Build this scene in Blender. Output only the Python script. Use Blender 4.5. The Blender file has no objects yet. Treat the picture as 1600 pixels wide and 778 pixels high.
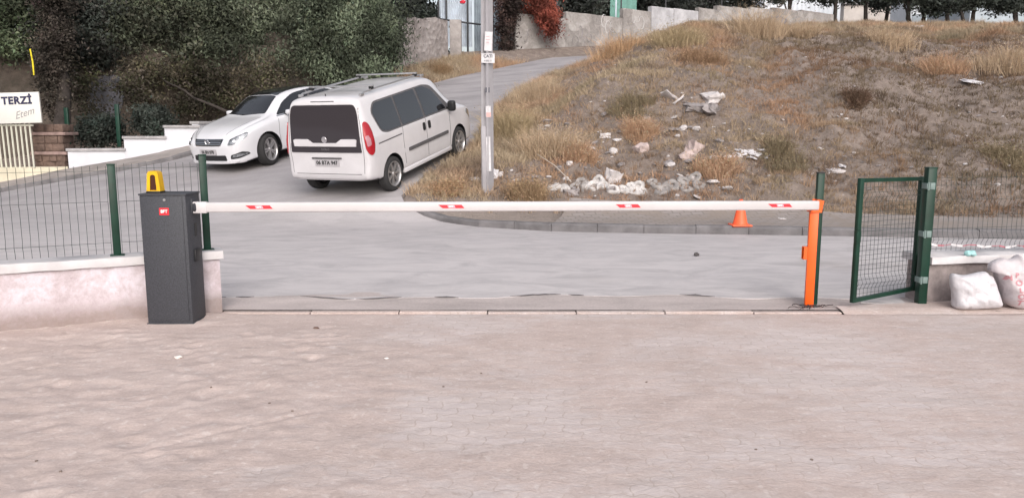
import bpy, bmesh, math, random
import numpy as np
from mathutils import Vector, Matrix
from mathutils.bvhtree import BVHTree
random.seed(7); rng = np.random.default_rng(7)
S = bpy.context.scene
R = math.radians
# ------------------------------------------------------------------ camera
CAM_H = 1.56; TH = math.atan(0.15); FPX = 1209.0
cd = bpy.data.cameras.new('camera'); cam = bpy.data.objects.new('camera', cd)
S.collection.objects.link(cam); S.camera = cam
cam.location = (0, 0, CAM_H); cam.rotation_euler = (R(90) - TH, 0, 0)
cd.sensor_width = 36; cd.lens = 36 * FPX / 1600; cd.clip_end = 800; cd.clip_start = .05
# ------------------------------------------------------------------ light
w = bpy.data.worlds.new('World'); S.world = w; w.use_nodes = True
nt = w.node_tree; nt.nodes.clear()
sky = nt.nodes.new('ShaderNodeTexSky'); sky.sky_type = 'NISHITA'; sky.sun_disc = False
SUN_EL = 28; SUN_AZ = 168
sky.sun_elevation = R(SUN_EL); sky.sun_rotation = R(SUN_AZ); sky.air_density = 1.0; sky.dust_density = 4.0; sky.ozone_density = 1.0
mixn = nt.nodes.new('ShaderNodeMix'); mixn.data_type = 'RGBA'; mixn.inputs[0].default_value = .55
hs = nt.nodes.new('ShaderNodeHueSaturation'); hs.inputs['Saturation'].default_value = .35
bg = nt.nodes.new('ShaderNodeBackground'); bg.inputs[1].default_value = .148
ow = nt.nodes.new('ShaderNodeOutputWorld')
nt.links.new(sky.outputs[0], hs.inputs['Color'])
nt.links.new(hs.outputs[0], bg.inputs[0]); nt.links.new(bg.outputs[0], ow.inputs[0])
nt.nodes.remove(mixn)
sd = bpy.data.lights.new('sun', 'SUN'); sd.energy = .65; sd.angle = R(60); sd.color = (1, .93, .92)
so = bpy.data.objects.new('sun', sd); S.collection.objects.link(so)
az = R(SUN_AZ); el = R(SUN_EL + 25)
sdir = Vector((math.sin(az) * math.cos(el), math.cos(az) * math.cos(el), math.sin(el)))
so.rotation_euler = sdir.to_track_quat('Z', 'Y').to_euler()
vs = S.view_settings
vs.view_transform = 'Standard'; vs.look = 'None'; vs.gamma = 1; vs.use_curve_mapping = False
vs.exposure = 0.48
# ------------------------------------------------------------------ helpers
def ray(px, py):
    u = (px - 800) / FPX; v = (389 - py) / FPX
    return (u, math.cos(TH) + v * math.sin(TH), -math.sin(TH) + v * math.cos(TH))
def at(px, py, D):
    r = ray(px, py); t = D / r[1]
    return Vector((r[0] * t, D, CAM_H + r[2] * t))
def hsh(ix, iy, seed):
    n = (ix.astype(np.int64) * 374761393 + iy.astype(np.int64) * 668265263 + seed * 974711) & 0x7fffffff
    n = ((n ^ (n >> 13)) * 1274126177) & 0x7fffffff
    return ((n ^ (n >> 16)) & 0xffff) / 65535.0
def vn(x, y, seed=0):
    x = np.asarray(x, float); y = np.asarray(y, float)
    ix = np.floor(x); iy = np.floor(y); fx = x - ix; fy = y - iy
    fx = fx * fx * (3 - 2 * fx); fy = fy * fy * (3 - 2 * fy)
    a = hsh(ix, iy, seed); b = hsh(ix + 1, iy, seed); c = hsh(ix, iy + 1, seed); d = hsh(ix + 1, iy + 1, seed)
    return (a * (1 - fx) + b * fx) * (1 - fy) + (c * (1 - fx) + d * fx) * fy
def fbm(x, y, seed=0, oct=4):
    s = 0; a = .5; f = 1
    for i in range(oct):
        s = s + a * vn(np.asarray(x) * f + 13.7 * i, np.asarray(y) * f - 7.1 * i, seed + i); a *= .5; f *= 2.03
    return s
def sst(a, b, x):
    t = np.clip((x - a) / (b - a), 0, 1); return t * t * (3 - 2 * t)
def polydist(x, y, pl):
    "signed distance to polyline, positive on its right-hand side"
    x = np.asarray(x, float); y = np.asarray(y, float)
    best = np.full(x.shape, 1e9); sg = np.ones(x.shape)
    for (x0, y0), (x1, y1) in zip(pl[:-1], pl[1:]):
        dx, dy = x1 - x0, y1 - y0; L = dx * dx + dy * dy
        t = np.clip(((x - x0) * dx + (y - y0) * dy) / L, 0, 1)
        d = np.hypot(x - x0 - t * dx, y - y0 - t * dy)
        s = np.where((x - x0) * dy - (y - y0) * dx > 0, 1.0, -1.0)
        m = d < best - 1e-9; best = np.where(m, d, best); sg = np.where(m, s, sg)
    return best * sg
def inpoly(x, y, pl):
    x = np.asarray(x, float); y = np.asarray(y, float); c = np.zeros(x.shape, bool)
    n = len(pl)
    for i in range(n):
        x0, y0 = pl[i]; x1, y1 = pl[(i + 1) % n]
        if y0 == y1: continue
        cond = ((y0 > y) != (y1 > y)) & (x < (x1 - x0) * (y - y0) / (y1 - y0) + x0)
        c ^= cond
    return c
# edges of the roads (plan)
KERB = [(24, 9.3), (16, 10.4), (10.5, 11.2), (7.68, 11.5), (4.38, 11.94), (2.03, 12.18), (.62, 12.42), (-.55, 12.85), (-1.15, 13.1), (-1.5, 13.25), (-1.85, 13.6)]
KERB = [(x, y - (.36 if x > -.6 else .2 if x > -1.3 else .08)) for x, y in KERB]
RED = [(-2.6, 9), (-1.95, 13.9), (-1.75, 15.3), (-1.2, 16.9), (-.85, 18.2), (-.7, 20.5), (-.4, 23.3), (.4, 26.5), (1.6, 29.7), (3.96, 33.8), (8, 36.6), (14, 40.2), (30, 47)]
LED = [(-34, 13.5), (-20, 16.3), (-12, 18.2), (-9.5, 18.8), (-8.4, 19.3), (-7.6, 20.4), (-5.7, 24.6), (-3.8, 28.8), (-2.0, 31.6), (1.16, 35), (6, 38.6), (14, 43.8), (30, 50)]
def plane(x, y):
    x = np.asarray(x, float); y = np.asarray(y, float)
    xc = np.minimum(x, -4 + np.maximum(0, y - 13) * 2.2)
    xc = np.minimum(xc, 14); yc = np.minimum(y, 60)
    s = .416 * xc + .91 * yc
    v = .21 * (np.minimum(s, 33) - 9.9) + .11 * np.maximum(0, s - 33)
    v = .5 * (v + np.sqrt(v * v + .004)); return v - .048 * np.clip(-8 - x, 0, 12) * sst(12, 18, y)
RWL = [(-60, 17.5), (-22, 22.2), (-13, 23.6), (-7.4, 24.9), (-4.75, 30.5), (-2.7, 34.0)]
MP = np.array([[8, .1], [13.3, .13], [14.2, .25], [15.5, .75], [17, 1.45], [20, 2.95], [23, 4.05], [26, 4.80], [29, 5.32], [32, 5.72], [38, 6.2], [50, 7.0], [140, 12]])
def H(x, y, detail=True):
    x = np.asarray(x, float); y = np.asarray(y, float)
    p = plane(x, y)
    yy = y + .10 * (x - 3) * np.clip((22 - y) / 9, 0, 1)
    m = np.interp(yy, MP[:, 0], MP[:, 1])
    d = polydist(x, y, RED)
    wgt = sst(0, 5.4, d) * sst(12.0, 13.2, y + .12 * np.clip(x, 0, 30))
    z = p * (1 - wgt) + m * wgt
    z = z + .45 * sst(.2, 1.8, -polydist(x, y, LED)) * sst(22, 27, y)
    b = -polydist(x, y, RWL); z = np.where(y < 36, z + sst(.25, 1.1, b) * sst(36, 33, y) * np.maximum(0, 4.0 + .17 * np.maximum(0, y - 25) - z), z)
    if detail:
        k = sst(.3, 1.6, d) * sst(13.6, 15.0, yy)
        z = z + k * ((fbm(x * .45, y * .45, 3) - .5) * .75 + (fbm(x * 1.6, y * 1.6, 9) - .5) * .42 + (1 - np.abs(2 * fbm(x * 2.7, y * 2.7, 15, 2) - .9) - .6) * .10 + (fbm(x * 5, y * 5, 5, 2) - .4) * .10)
    return z
def Hs(x, y): return float(H(np.array([x]), np.array([y]))[0])
def gnd(px, py, lo=5.0, hi=60.0):
    r = ray(px, py); Ds = np.arange(lo, hi, .03); t = Ds / r[1]
    X = r[0] * t; Z = CAM_H + r[2] * t; h = H(X, Ds)
    k = np.where(Z <= h)[0]; i = k[0] if len(k) else len(Ds) - 1
    return Vector((X[i], Ds[i], float(h[i])))
# ---- materials
def mat(name, col, rough=.7, var=None, bump=None, col2=None, metal=0, spec=None, emis=None, attr=False, coat=0):
    m = bpy.data.materials.new(name); m.use_nodes = True
    n = m.node_tree.nodes; l = m.node_tree.links; b = n['Principled BSDF']
    b.inputs['Base Color'].default_value = (*col, 1); b.inputs['Roughness'].default_value = rough
    b.inputs['Metallic'].default_value = metal
    if spec is not None: b.inputs['Specular IOR Level'].default_value = spec
    if coat: b.inputs['Coat Weight'].default_value = coat; b.inputs['Coat Roughness'].default_value = .04
    tc = n.new('ShaderNodeTexCoord')
    out = None
    if var:
        sc, amt = var
        ns = n.new('ShaderNodeTexNoise'); ns.inputs['Scale'].default_value = sc; ns.inputs['Detail'].default_value = 6
        ns.inputs['Roughness'].default_value = .62
        l.new(tc.outputs['Object'], ns.inputs['Vector'])
        rp = n.new('ShaderNodeValToRGB')
        c2 = col2 if col2 else tuple(c * (1 - amt) for c in col)
        c1 = tuple(min(1, c * (1 + amt * .4)) for c in col)
        rp.color_ramp.elements[0].color = (*c2, 1); rp.color_ramp.elements[0].position = .33
        rp.color_ramp.elements[1].color = (*c1, 1); rp.color_ramp.elements[1].position = .64
        l.new(ns.outputs[0], rp.inputs[0]); out = rp.outputs[0]; l.new(out, b.inputs['Base Color'])
    if attr:
        a = n.new('ShaderNodeAttribute'); a.attribute_name = 'tone'
        mx = n.new('ShaderNodeMix'); mx.data_type = 'RGBA'; mx.blend_type = 'MULTIPLY'; mx.inputs[0].default_value = 1
        if out: l.new(out, mx.inputs[6])
        else: mx.inputs[6].default_value = (*col, 1)
        l.new(a.outputs['Color'], mx.inputs[7]); l.new(mx.outputs[2], b.inputs['Base Color'])
    if bump:
        sc, st = bump[0], bump[1]
        nb = n.new('ShaderNodeTexNoise'); nb.inputs['Scale'].default_value = sc; nb.inputs['Detail'].default_value = 5
        l.new(tc.outputs['Object'], nb.inputs['Vector'])
        bp = n.new('ShaderNodeBump'); bp.inputs['Strength'].default_value = st; bp.inputs['Distance'].default_value = bump[2] if len(bump) > 2 else .02
        l.new(nb.outputs[0], bp.inputs['Height']); l.new(bp.outputs[0], b.inputs['Normal'])
    return m
# ---- objects
def setp(o, label=None, cat=None, group=None, kind=None):
    if label: o['label'] = label
    if cat: o['category'] = cat
    if group: o['group'] = group
    if kind: o['kind'] = kind
    return o
def thing(name, loc, label, cat, group=None, rz=0):
    o = bpy.data.objects.new(name, None); S.collection.objects.link(o); o.empty_display_size = .2
    o.location = loc; o.rotation_euler = (0, 0, rz)
    return setp(o, label, cat, group)
def link(name, me, mats, parent=None, smooth=False):
    o = bpy.data.objects.new(name, me); S.collection.objects.link(o)
    for m in (mats if isinstance(mats, (list, tuple)) else [mats]): me.materials.append(m)
    if parent is not None: o.parent = parent
    if smooth:
        me.polygons.foreach_set('use_smooth', [True] * len(me.polygons))
        try: me.set_sharp_from_angle(angle=R(smooth if smooth > 1 else 40))
        except Exception: pass
    return o
def npmesh(name, V, F, tone=None):
    V = np.asarray(V, np.float32); F = np.asarray(F, np.int32)
    me = bpy.data.meshes.new(name); k = F.shape[1]
    me.vertices.add(len(V)); me.vertices.foreach_set('co', V.ravel())
    me.loops.add(F.size); me.loops.foreach_set('vertex_index', F.ravel())
    me.polygons.add(len(F)); me.polygons.foreach_set('loop_start', np.arange(len(F), dtype=np.int32) * k)
    me.update(calc_edges=True)
    if tone is not None:
        c = me.color_attributes.new('tone', 'FLOAT_COLOR', 'POINT')
        t = np.ones((len(V), 4), np.float32); t[:, :3] = tone
        c.data.foreach_set('color', t.ravel())
    return me
class MB:
    def __init__(s): s.v = []; s.f = []; s.mi = []
    def add(s, vs, fs, mi=0):
        o = len(s.v); s.v += [tuple(v) for v in vs]; s.f += [tuple(i + o for i in f) for f in fs]; s.mi += [mi] * len(fs); return s
    def box(s, c, d, rz=0, M=None, mi=0, bev=0):
        hx, hy, hz = d[0] / 2, d[1] / 2, d[2] / 2
        vs = [Vector((x, y, z)) for x in (-hx, hx) for y in (-hy, hy) for z in (-hz, hz)]
        m = Matrix.Translation(c) @ (M if M else Matrix.Rotation(rz, 4, 'Z'))
        return s.add([m @ v for v in vs], [(0, 1, 3, 2), (4, 6, 7, 5), (0, 4, 5, 1), (2, 3, 7, 6), (0, 2, 6, 4), (1, 5, 7, 3)], mi)
    def rbox(s, c, d, r=.01, rz=0, M=None, mi=0, seg=2):
        bm = bmesh.new(); bmesh.ops.create_cube(bm, size=1)
        bmesh.ops.scale(bm, vec=d, verts=bm.verts)
        bmesh.ops.bevel(bm, geom=bm.edges[:], offset=r, segments=seg, affect='EDGES', profile=.5)
        m = Matrix.Translation(c) @ (M if M else Matrix.Rotation(rz, 4, 'Z'))
        bm.verts.index_update()
        s.add([m @ v.co for v in bm.verts], [[v.index for v in f.verts] for f in bm.faces], mi); bm.free(); return s
    def tube(s, pts, rad, n=6, mi=0, cap=True, flat=1):
        pts = [Vector(p) for p in pts]; rs = rad if isinstance(rad, (list, tuple)) else [rad] * len(pts)
        vs = []; fs = []; up = None
        for i, p in enumerate(pts):
            d = (pts[min(i + 1, len(pts) - 1)] - pts[max(i - 1, 0)]).normalized()
            if up is None: up = Vector((0, 0, 1)) if abs(d.z) < .9 else Vector((1, 0, 0))
            a = d.cross(up).normalized(); b = a.cross(d).normalized(); up = b
            for k in range(n):
                t = 2 * math.pi * (k + .5) / n; vs.append(p + a * math.cos(t) * rs[i] + b * math.sin(t) * rs[i] * flat)
        for i in range(len(pts) - 1):
            for k in range(n):
                fs.append((i * n + k, i * n + (k + 1) % n, (i + 1) * n + (k + 1) % n, (i + 1) * n + k))
        if cap: fs.append(tuple(range(n))[::-1]); fs.append(tuple(range((len(pts) - 1) * n, len(pts) * n)))
        return s.add(vs, fs, mi)
    def lathe(s, prof, n=24, M=None, mi=0):
        M = M or Matrix.Identity(4); vs = []; fs = []
        for r, z in prof:
            for k in range(n):
                t = 2 * math.pi * k / n; vs.append(M @ Vector((r * math.cos(t), r * math.sin(t), z)))
        for i in range(len(prof) - 1):
            for k in range(n): fs.append((i * n + k, i * n + (k + 1) % n, (i + 1) * n + (k + 1) % n, (i + 1) * n + k))
        return s.add(vs, fs, mi)
    def prism(s, poly, z0, z1, M=None, mi=0):
        M = M or Matrix.Identity(4); n = len(poly)
        vs = [M @ Vector((x, y, z0)) for x, y in poly] + [M @ Vector((x, y, z1)) for x, y in poly]
        fs = [tuple(range(n))[::-1], tuple(range(n, 2 * n))] + [(i, (i + 1) % n, n + (i + 1) % n, n + i) for i in range(n)]
        return s.add(vs, fs, mi)
    def build(s, name, mats, parent=None, smooth=False, world=False):
        o = Vector((0, 0, 0))
        if world and parent is not None: o = parent.location
        me = bpy.data.meshes.new(name); me.from_pydata([(v[0] - o.x, v[1] - o.y, v[2] - o.z) for v in s.v], [], s.f)
        ob = link(name, me, mats, parent, smooth)
        if any(s.mi): me.polygons.foreach_set('material_index', s.mi)
        bm = bmesh.new(); bm.from_mesh(me); bmesh.ops.recalc_face_normals(bm, faces=bm.faces); bm.to_mesh(me); bm.free()
        if smooth:
            try: me.set_sharp_from_angle(angle=R(40))
            except Exception: pass
        return ob
def lone(mb, name, mats, loc, label, cat, group=None, smooth=False, kind=None):
    "a thing that is a single mesh, given in world coordinates; origin moved to its base"
    loc = Vector(loc); mb.v = [(v[0] - loc.x, v[1] - loc.y, v[2] - loc.z) for v in mb.v]
    o = mb.build(name, mats, None, smooth); o.location = loc
    return setp(o, label, cat, group, kind)
def text(name, s, size, m, parent, M, ext=.002, bold=0, shear=0, space=1):
    cu = bpy.data.curves.new('t', 'FONT'); cu.body = s; cu.size = size; cu.extrude = ext; cu.offset = bold; cu.shear = shear
    cu.align_x = 'CENTER'; cu.align_y = 'CENTER'; cu.space_character = space; cu.resolution_u = 3
    ob = bpy.data.objects.new('t', cu); S.collection.objects.link(ob)
    bpy.context.view_layer.update()
    me = bpy.data.meshes.new_from_object(ob.evaluated_get(bpy.context.evaluated_depsgraph_get()))
    bpy.data.objects.remove(ob); bpy.data.curves.remove(cu)
    me.materials.clear(); me.transform(M); me.name = name
    return link(name, me, m, parent)
def face_M(loc, normal, up=(0, 0, 1)):
    z = Vector(normal).normalized(); u = Vector(up); y = (u - z * u.dot(z)).normalized(); x = y.cross(z)
    return Matrix((( x.x, y.x, z.x, loc[0]), (x.y, y.y, z.y, loc[1]), (x.z, y.z, z.z, loc[2]), (0, 0, 0, 1)))
def gridpoly(name, poly, step, zf, m, skirt=0, smooth=True):
    "plan polygon cut on a regular grid and laid on the height function"
    bm = bmesh.new(); f = bm.faces.new([bm.verts.new((x, y, 0)) for x, y in poly])
    xs = [p[0] for p in poly]; ys = [p[1] for p in poly]
    for ax, lo, hi in ((0, min(xs), max(xs)), (1, min(ys), max(ys))):
        k = math.floor(lo / step) + 1
        while k * step < hi:
            st = 1
            co = [0, 0, 0]; co[ax] = k * step; no = [0, 0, 0]; no[ax] = 1
            bmesh.ops.bisect_plane(bm, geom=bm.verts[:] + bm.edges[:] + bm.faces[:], plane_co=co, plane_no=no, dist=1e-5)
            v = abs(k * step); k += 1 if (ax == 0 and v < 12) or (ax == 1 and v < 22) else 3
    bmesh.ops.triangulate(bm, faces=bm.faces)
    P = np.array([v.co[:2] for v in bm.verts]); Z = zf(P[:, 0], P[:, 1])
    for v, z in zip(bm.verts, Z): v.co.z = z
    if skirt:
        be = [e for e in bm.edges if len(e.link_faces) == 1]
        r = bmesh.ops.extrude_edge_only(bm, edges=be)
        for v in [g for g in r['geom'] if isinstance(g, bmesh.types.BMVert)]: v.co.z -= skirt
    for f in bm.faces:
        f.normal_update()
    bmesh.ops.recalc_face_normals(bm, faces=bm.faces)
    if sum(f.normal.z for f in bm.faces) < 0: bmesh.ops.reverse_faces(bm, faces=bm.faces)
    me = bpy.data.meshes.new(name); bm.to_mesh(me); bm.free()
    return link(name, me, m, None, 50 if smooth else False)
# ------------------------------------------------------------------ node materials of the ground
def node_mat(name):
    m = bpy.data.materials.new(name); m.use_nodes = True
    return m, m.node_tree.nodes, m.node_tree.links, m.node_tree.nodes['Principled BSDF']
def NZ(n, l, co, sc, det=6, rough=.6, dist=0):
    t = n.new('ShaderNodeTexNoise'); t.inputs['Scale'].default_value = sc; t.inputs['Detail'].default_value = det
    t.inputs['Roughness'].default_value = rough; t.inputs['Distortion'].default_value = dist; l.new(co, t.inputs['Vector']); return t.outputs[0]
def RP(n, l, fac, stops):
    r = n.new('ShaderNodeValToRGB'); e = r.color_ramp.elements
    while len(e) < len(stops): e.new(.5)
    for i, (p, c) in enumerate(stops): e[i].position = p; e[i].color = (*c, 1) if len(c) == 3 else c
    l.new(fac, r.inputs[0]); return r.outputs[0]
def MIX(n, l, fac, a, b, mode='MIX'):
    m = n.new('ShaderNodeMix'); m.data_type = 'RGBA'; m.blend_type = mode
    for i, v in ((0, fac), (6, a), (7, b)):
        if isinstance(v, (int, float)): m.inputs[i].default_value = v
        elif isinstance(v, tuple): m.inputs[i].default_value = (*v, 1)
        else: l.new(v, m.inputs[i])
    return m.outputs[2]
def MATH(n, l, op, a, b=0, clamp=False):
    m = n.new('ShaderNodeMath'); m.operation = op; m.use_clamp = clamp
    for i, v in ((0, a), (1, b)):
        if isinstance(v, (int, float)): m.inputs[i].default_value = v
        else: l.new(v, m.inputs[i])
    return m.outputs[0]
def BUMP(n, l, h, st, dist, prev=None):
    b = n.new('ShaderNodeBump'); b.inputs['Strength'].default_value = st; b.inputs['Distance'].default_value = dist
    l.new(h, b.inputs['Height'])
    if prev is not None: l.new(prev, b.inputs['Normal'])
    return b.outputs[0]
def yard_material():
    m, n, l, b = node_mat('sandy pavers')
    g = n.new('ShaderNodeNewGeometry'); P = g.outputs['Position']
    sx = n.new('ShaderNodeSeparateXYZ'); l.new(P, sx.inputs[0])
    # zig-zag interlocking blocks
    wv = MATH(n, l, 'MULTIPLY', MATH(n, l, 'SINE', MATH(n, l, 'MULTIPLY', sx.outputs[0], 62.8)), .010)
    wv2 = MATH(n, l, 'MULTIPLY', MATH(n, l, 'SINE', MATH(n, l, 'MULTIPLY', sx.outputs[1], 62.8)), .006)
    cx = n.new('ShaderNodeCombineXYZ')
    l.new(MATH(n, l, 'ADD', sx.outputs[0], wv2), cx.inputs[0]); l.new(MATH(n, l, 'ADD', sx.outputs[1], wv), cx.inputs[1])
    mp = n.new('ShaderNodeMapping'); mp.inputs['Rotation'].default_value = (0, 0, R(4)); l.new(cx.outputs[0], mp.inputs[0])
    br = n.new('ShaderNodeTexBrick'); l.new(mp.outputs[0], br.inputs['Vector'])
    br.inputs['Scale'].default_value = 1; br.inputs['Brick Width'].default_value = .2; br.inputs['Row Height'].default_value = .1
    br.inputs['Mortar Size'].default_value = .0045; br.inputs['Mortar Smooth'].default_value = .3
    br.inputs['Color1'].default_value = (.59, .525, .515, 1); br.inputs['Color2'].default_value = (.53, .465, .445, 1)
    br.inputs['Mortar'].default_value = (.455, .385, .355, 1)
    st = n.new('ShaderNodeMapping'); st.inputs['Scale'].default_value = (.8, 1.5, 1); l.new(P, st.inputs[0])
    cov = NZ(n, l, st.outputs[0], .9, 5, .6, .3)
    fine = NZ(n, l, st.outputs[0], 7, 5, .7, .5)
    c = MATH(n, l, 'ADD', MATH(n, l, 'MULTIPLY', cov, 1.5), MATH(n, l, 'MULTIPLY', fine, .8))
    left = MATH(n, l, 'MULTIPLY', MATH(n, l, 'ADD', sx.outputs[0], .4), -.22)
    c = MATH(n, l, 'ADD', c, MATH(n, l, 'MAXIMUM', left, 0))
    cover = RP(n, l, c, [(0, (0, 0, 0)), (1, (1, 1, 1))])
    mr = n.new('ShaderNodeMapRange'); l.new(c, mr.inputs[0]); mr.inputs[1].default_value = .98; mr.inputs[2].default_value = 1.26
    mr.inputs[3].default_value = .28
    sandn = NZ(n, l, P, 3.0, 8, .7); sandf = NZ(n, l, P, 60, 3, .6)
    sand = RP(n, l, sandn, [(.3, (.45, .365, .338)), (.5, (.525, .43, .402)), (.7, (.585, .49, .46))])
    sand = MIX(n, l, .25, sand, RP(n, l, sandf, [(.3, (.28, .22, .18)), (.7, (.60, .50, .45))]))
    col = MIX(n, l, mr.outputs[0], br.outputs['Color'], sand)
    spk = NZ(n, l, P, 22, 2, .5); spm = RP(n, l, spk, [(.60, (0, 0, 0)), (.68, (1, 1, 1))])
    col = MIX(n, l, MATH(n, l, 'MULTIPLY', spm, .45), col, (.64, .57, .54))
    spd = RP(n, l, NZ(n, l, P, 15, 3, .6, .6), [(.30, (1, 1, 1)), (.38, (0, 0, 0))]); col = MIX(n, l, MATH(n, l, 'MULTIPLY', spd, .35), col, (.36, .29, .255))
    big = NZ(n, l, P, .6, 4, .6); col = MIX(n, l, .5, col, RP(n, l, big, [(.35, (.46, .46, .46)), (.65, (.56, .55, .555))]), 'OVERLAY')
    l.new(col, b.inputs['Base Color']); b.inputs['Roughness'].default_value = .95; b.inputs['Specular IOR Level'].default_value = .15
    inv = MATH(n, l, 'SUBTRACT', 1, mr.outputs[0])
    hb = MATH(n, l, 'MULTIPLY', MATH(n, l, 'MULTIPLY', br.outputs['Fac'], -1), inv)
    nb = BUMP(n, l, hb, .3, .004)
    nb = BUMP(n, l, sandn, .35, .03, nb); nb = BUMP(n, l, fine, .6, .012, nb); nb = BUMP(n, l, sandf, .3, .004, nb)
    l.new(nb, b.inputs['Normal'])
    return m
def road_material(name, base, dust, edge=True):
    m, n, l, b = node_mat(name)
    g = n.new('ShaderNodeNewGeometry'); P = g.outputs['Position']
    sx = n.new('ShaderNodeSeparateXYZ'); l.new(P, sx.inputs[0])
    st = n.new('ShaderNodeMapping'); st.inputs['Scale'].default_value = (.6, 1.3, 1); l.new(P, st.inputs[0])
    a = NZ(n, l, st.outputs[0], 1.1, 7, .65, .4); f = NZ(n, l, P, 45, 4, .7); bg_ = NZ(n, l, P, .35, 5, .6)
    col = RP(n, l, a, [(.3, tuple(c * .72 for c in base)), (.5, base), (.68, tuple(c * 1.25 for c in base))])
    col = MIX(n, l, .22, col, RP(n, l, f, [(.3, tuple(c * .5 for c in base)), (.7, tuple(c * 1.5 for c in base))]))
    if edge:
        near = n.new('ShaderNodeMapRange'); l.new(MATH(n, l, 'ADD', sx.outputs[1], MATH(n, l, 'MULTIPLY', a, 2.2)), near.inputs[0])
        near.inputs[1].default_value = 18.5; near.inputs[2].default_value = 9.6
        col = MIX(n, l, MATH(n, l, 'MULTIPLY', near.outputs[0], RP(n, l, NZ(n, l, st.outputs[0], 2.3, 6, .7, .8), [(.3, (.35, .35, .35)), (.6, (.95, .95, .95))])), col, dust)
    dirt = RP(n, l, bg_, [(.58, (0, 0, 0)), (.7, (1, 1, 1))])
    col = MIX(n, l, MATH(n, l, 'MULTIPLY', dirt, .35), col, (.30, .26, .24))
    l.new(col, b.inputs['Base Color']); b.inputs['Roughness'].default_value = .9; b.inputs['Specular IOR Level'].default_value = .2
    nb = BUMP(n, l, a, .3, .02); nb = BUMP(n, l, f, .5, .006, nb); l.new(nb, b.inputs['Normal'])
    return m
def soil_material():
    m, n, l, b = node_mat('dry soil')
    g = n.new('ShaderNodeNewGeometry'); P = g.outputs['Position']
    a = NZ(n, l, P, .55, 6, .6, .3); c = NZ(n, l, P, 3.5, 7, .7, .4); f = NZ(n, l, P, 30, 4, .7)
    col = RP(n, l, a, [(.32, (.185, .15, .132)), (.5, (.24, .195, .172)), (.66, (.31, .25, .205))])
    col = MIX(n, l, .65, col, RP(n, l, c, [(.3, (.085, .066, .058)), (.5, (.22, .18, .16)), (.7, (.42, .35, .315))]))
    col = MIX(n, l, .3, col, RP(n, l, f, [(.3, (.10, .08, .065)), (.7, (.38, .31, .27))]))
    vo = n.new('ShaderNodeTexVoronoi'); vo.inputs['Scale'].default_value = 6; l.new(P, vo.inputs['Vector'])
    pe = RP(n, l, vo.outputs['Distance'], [(.10, (1, 1, 1)), (.16, (0, 0, 0))])
    col = MIX(n, l, MATH(n, l, 'MULTIPLY', pe, RP(n, l, c, [(.5, (0, 0, 0)), (.62, (.7, .7, .7))])), col, (.48, .44, .43))
    sx = n.new('ShaderNodeSeparateXYZ'); l.new(P, sx.inputs[0])
    nr_ = n.new('ShaderNodeMapRange'); l.new(MATH(n, l, 'ADD', MATH(n, l, 'ADD', sx.outputs[1], MATH(n, l, 'MULTIPLY', sx.outputs[0], .1)), MATH(n, l, 'MULTIPLY', c, 2.0)), nr_.inputs[0]); nr_.inputs[1].default_value = 15.6; nr_.inputs[2].default_value = 14.2
    col = MIX(n, l, MATH(n, l, 'MULTIPLY', nr_.outputs[0], .8), col, (.31, .265, .24))
    l.new(col, b.inputs['Base Color']); b.inputs['Roughness'].default_value = 1; b.inputs['Specular IOR Level'].default_value = .1
    nb = BUMP(n, l, c, .8, .12); nb = BUMP(n, l, f, .7, .03, nb); l.new(nb, b.inputs['Normal'])
    return m
M_yard = yard_material(); M_soil = soil_material()
M_road = road_material('dusty asphalt', (.325, .305, .315), (.58, .54, .54))
M_side = mat('pavement dust', (.30, .265, .25), .95, (1.5, .3), (30, .4, .01))
M_kerb = mat('kerb concrete', (.17, .16, .165), .9, (3, .35), (25, .5, .01))
# ------------------------------------------------------------------ ground sheet
NEAR = 7.22
def road_near(x): return NEAR + .10 * (fbm(np.array([x * .9]), np.array([.3]), 21)[0] - .5) * 2 + (.06 * math.sin(x * 1.7) + .045 * math.sin(x * 5.1))
rx = np.arange(-3.3, 4.0, .07)
near_pts = [(float(x), float(road_near(x))) for x in rx]
ROAD = [(-34, 9.5), (-9, 7.6), (-4.3, 7.45)] + near_pts + [(5, 7.25), (14, 7.0), (24, 6.6)] + KERB + [(-2.0, 13.95)] + RED[2:] + LED[::-1]
def ground_z(x, y):
    z = H(x, y)
    ins = inpoly(x, y, ROAD)
    yard = (y < 6.62)
    strip = (y >= 6.62) & (~ins) & (y < 7.6) & (x > -3.6) & (x < 4.2)
    d = np.minimum(np.abs(polydist(x, y, RED)), np.abs(polydist(x, y, LED)))
    z = np.where(ins, z - .10, z + .015 * vn(x * 9, y * 9, 4))
    z = np.where(yard, -.12, z); z = np.where(strip, -.035, z)
    return z
def axis(parts):
    o = []
    for a, b_, s in parts: o += list(np.arange(a, b_, s))
    return np.array(o)
gx = axis([(-300, -60, 30), (-60, -20, 4), (-20, -6, .5), (-6, -3, .15), (-3, 16, .11), (16, 24, .5), (24, 60, 4), (60, 301, 30)])
gy = axis([(-60, -4, 8), (-4, 6, .5), (6, 6.5, .25), (6.5, 7.8, .05), (7.8, 12, .4), (12, 34, .11), (34, 48, .5), (48, 90, 4), (90, 700, 40)])
GX, GY = np.meshgrid(gx, gy); GZ = ground_z(GX.ravel(), GY.ravel())
V = np.stack([GX.ravel(), GY.ravel(), GZ], 1); nx, ny = len(gx), len(gy)
ii, jj = np.meshgrid(np.arange(nx - 1), np.arange(ny - 1)); q = (jj * nx + ii).ravel()
o = link('ground', npmesh('ground', V, np.stack([q, q + 1, q + nx + 1, q + nx], 1)), M_soil, None, 80); setp(o, kind='structure')
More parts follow.
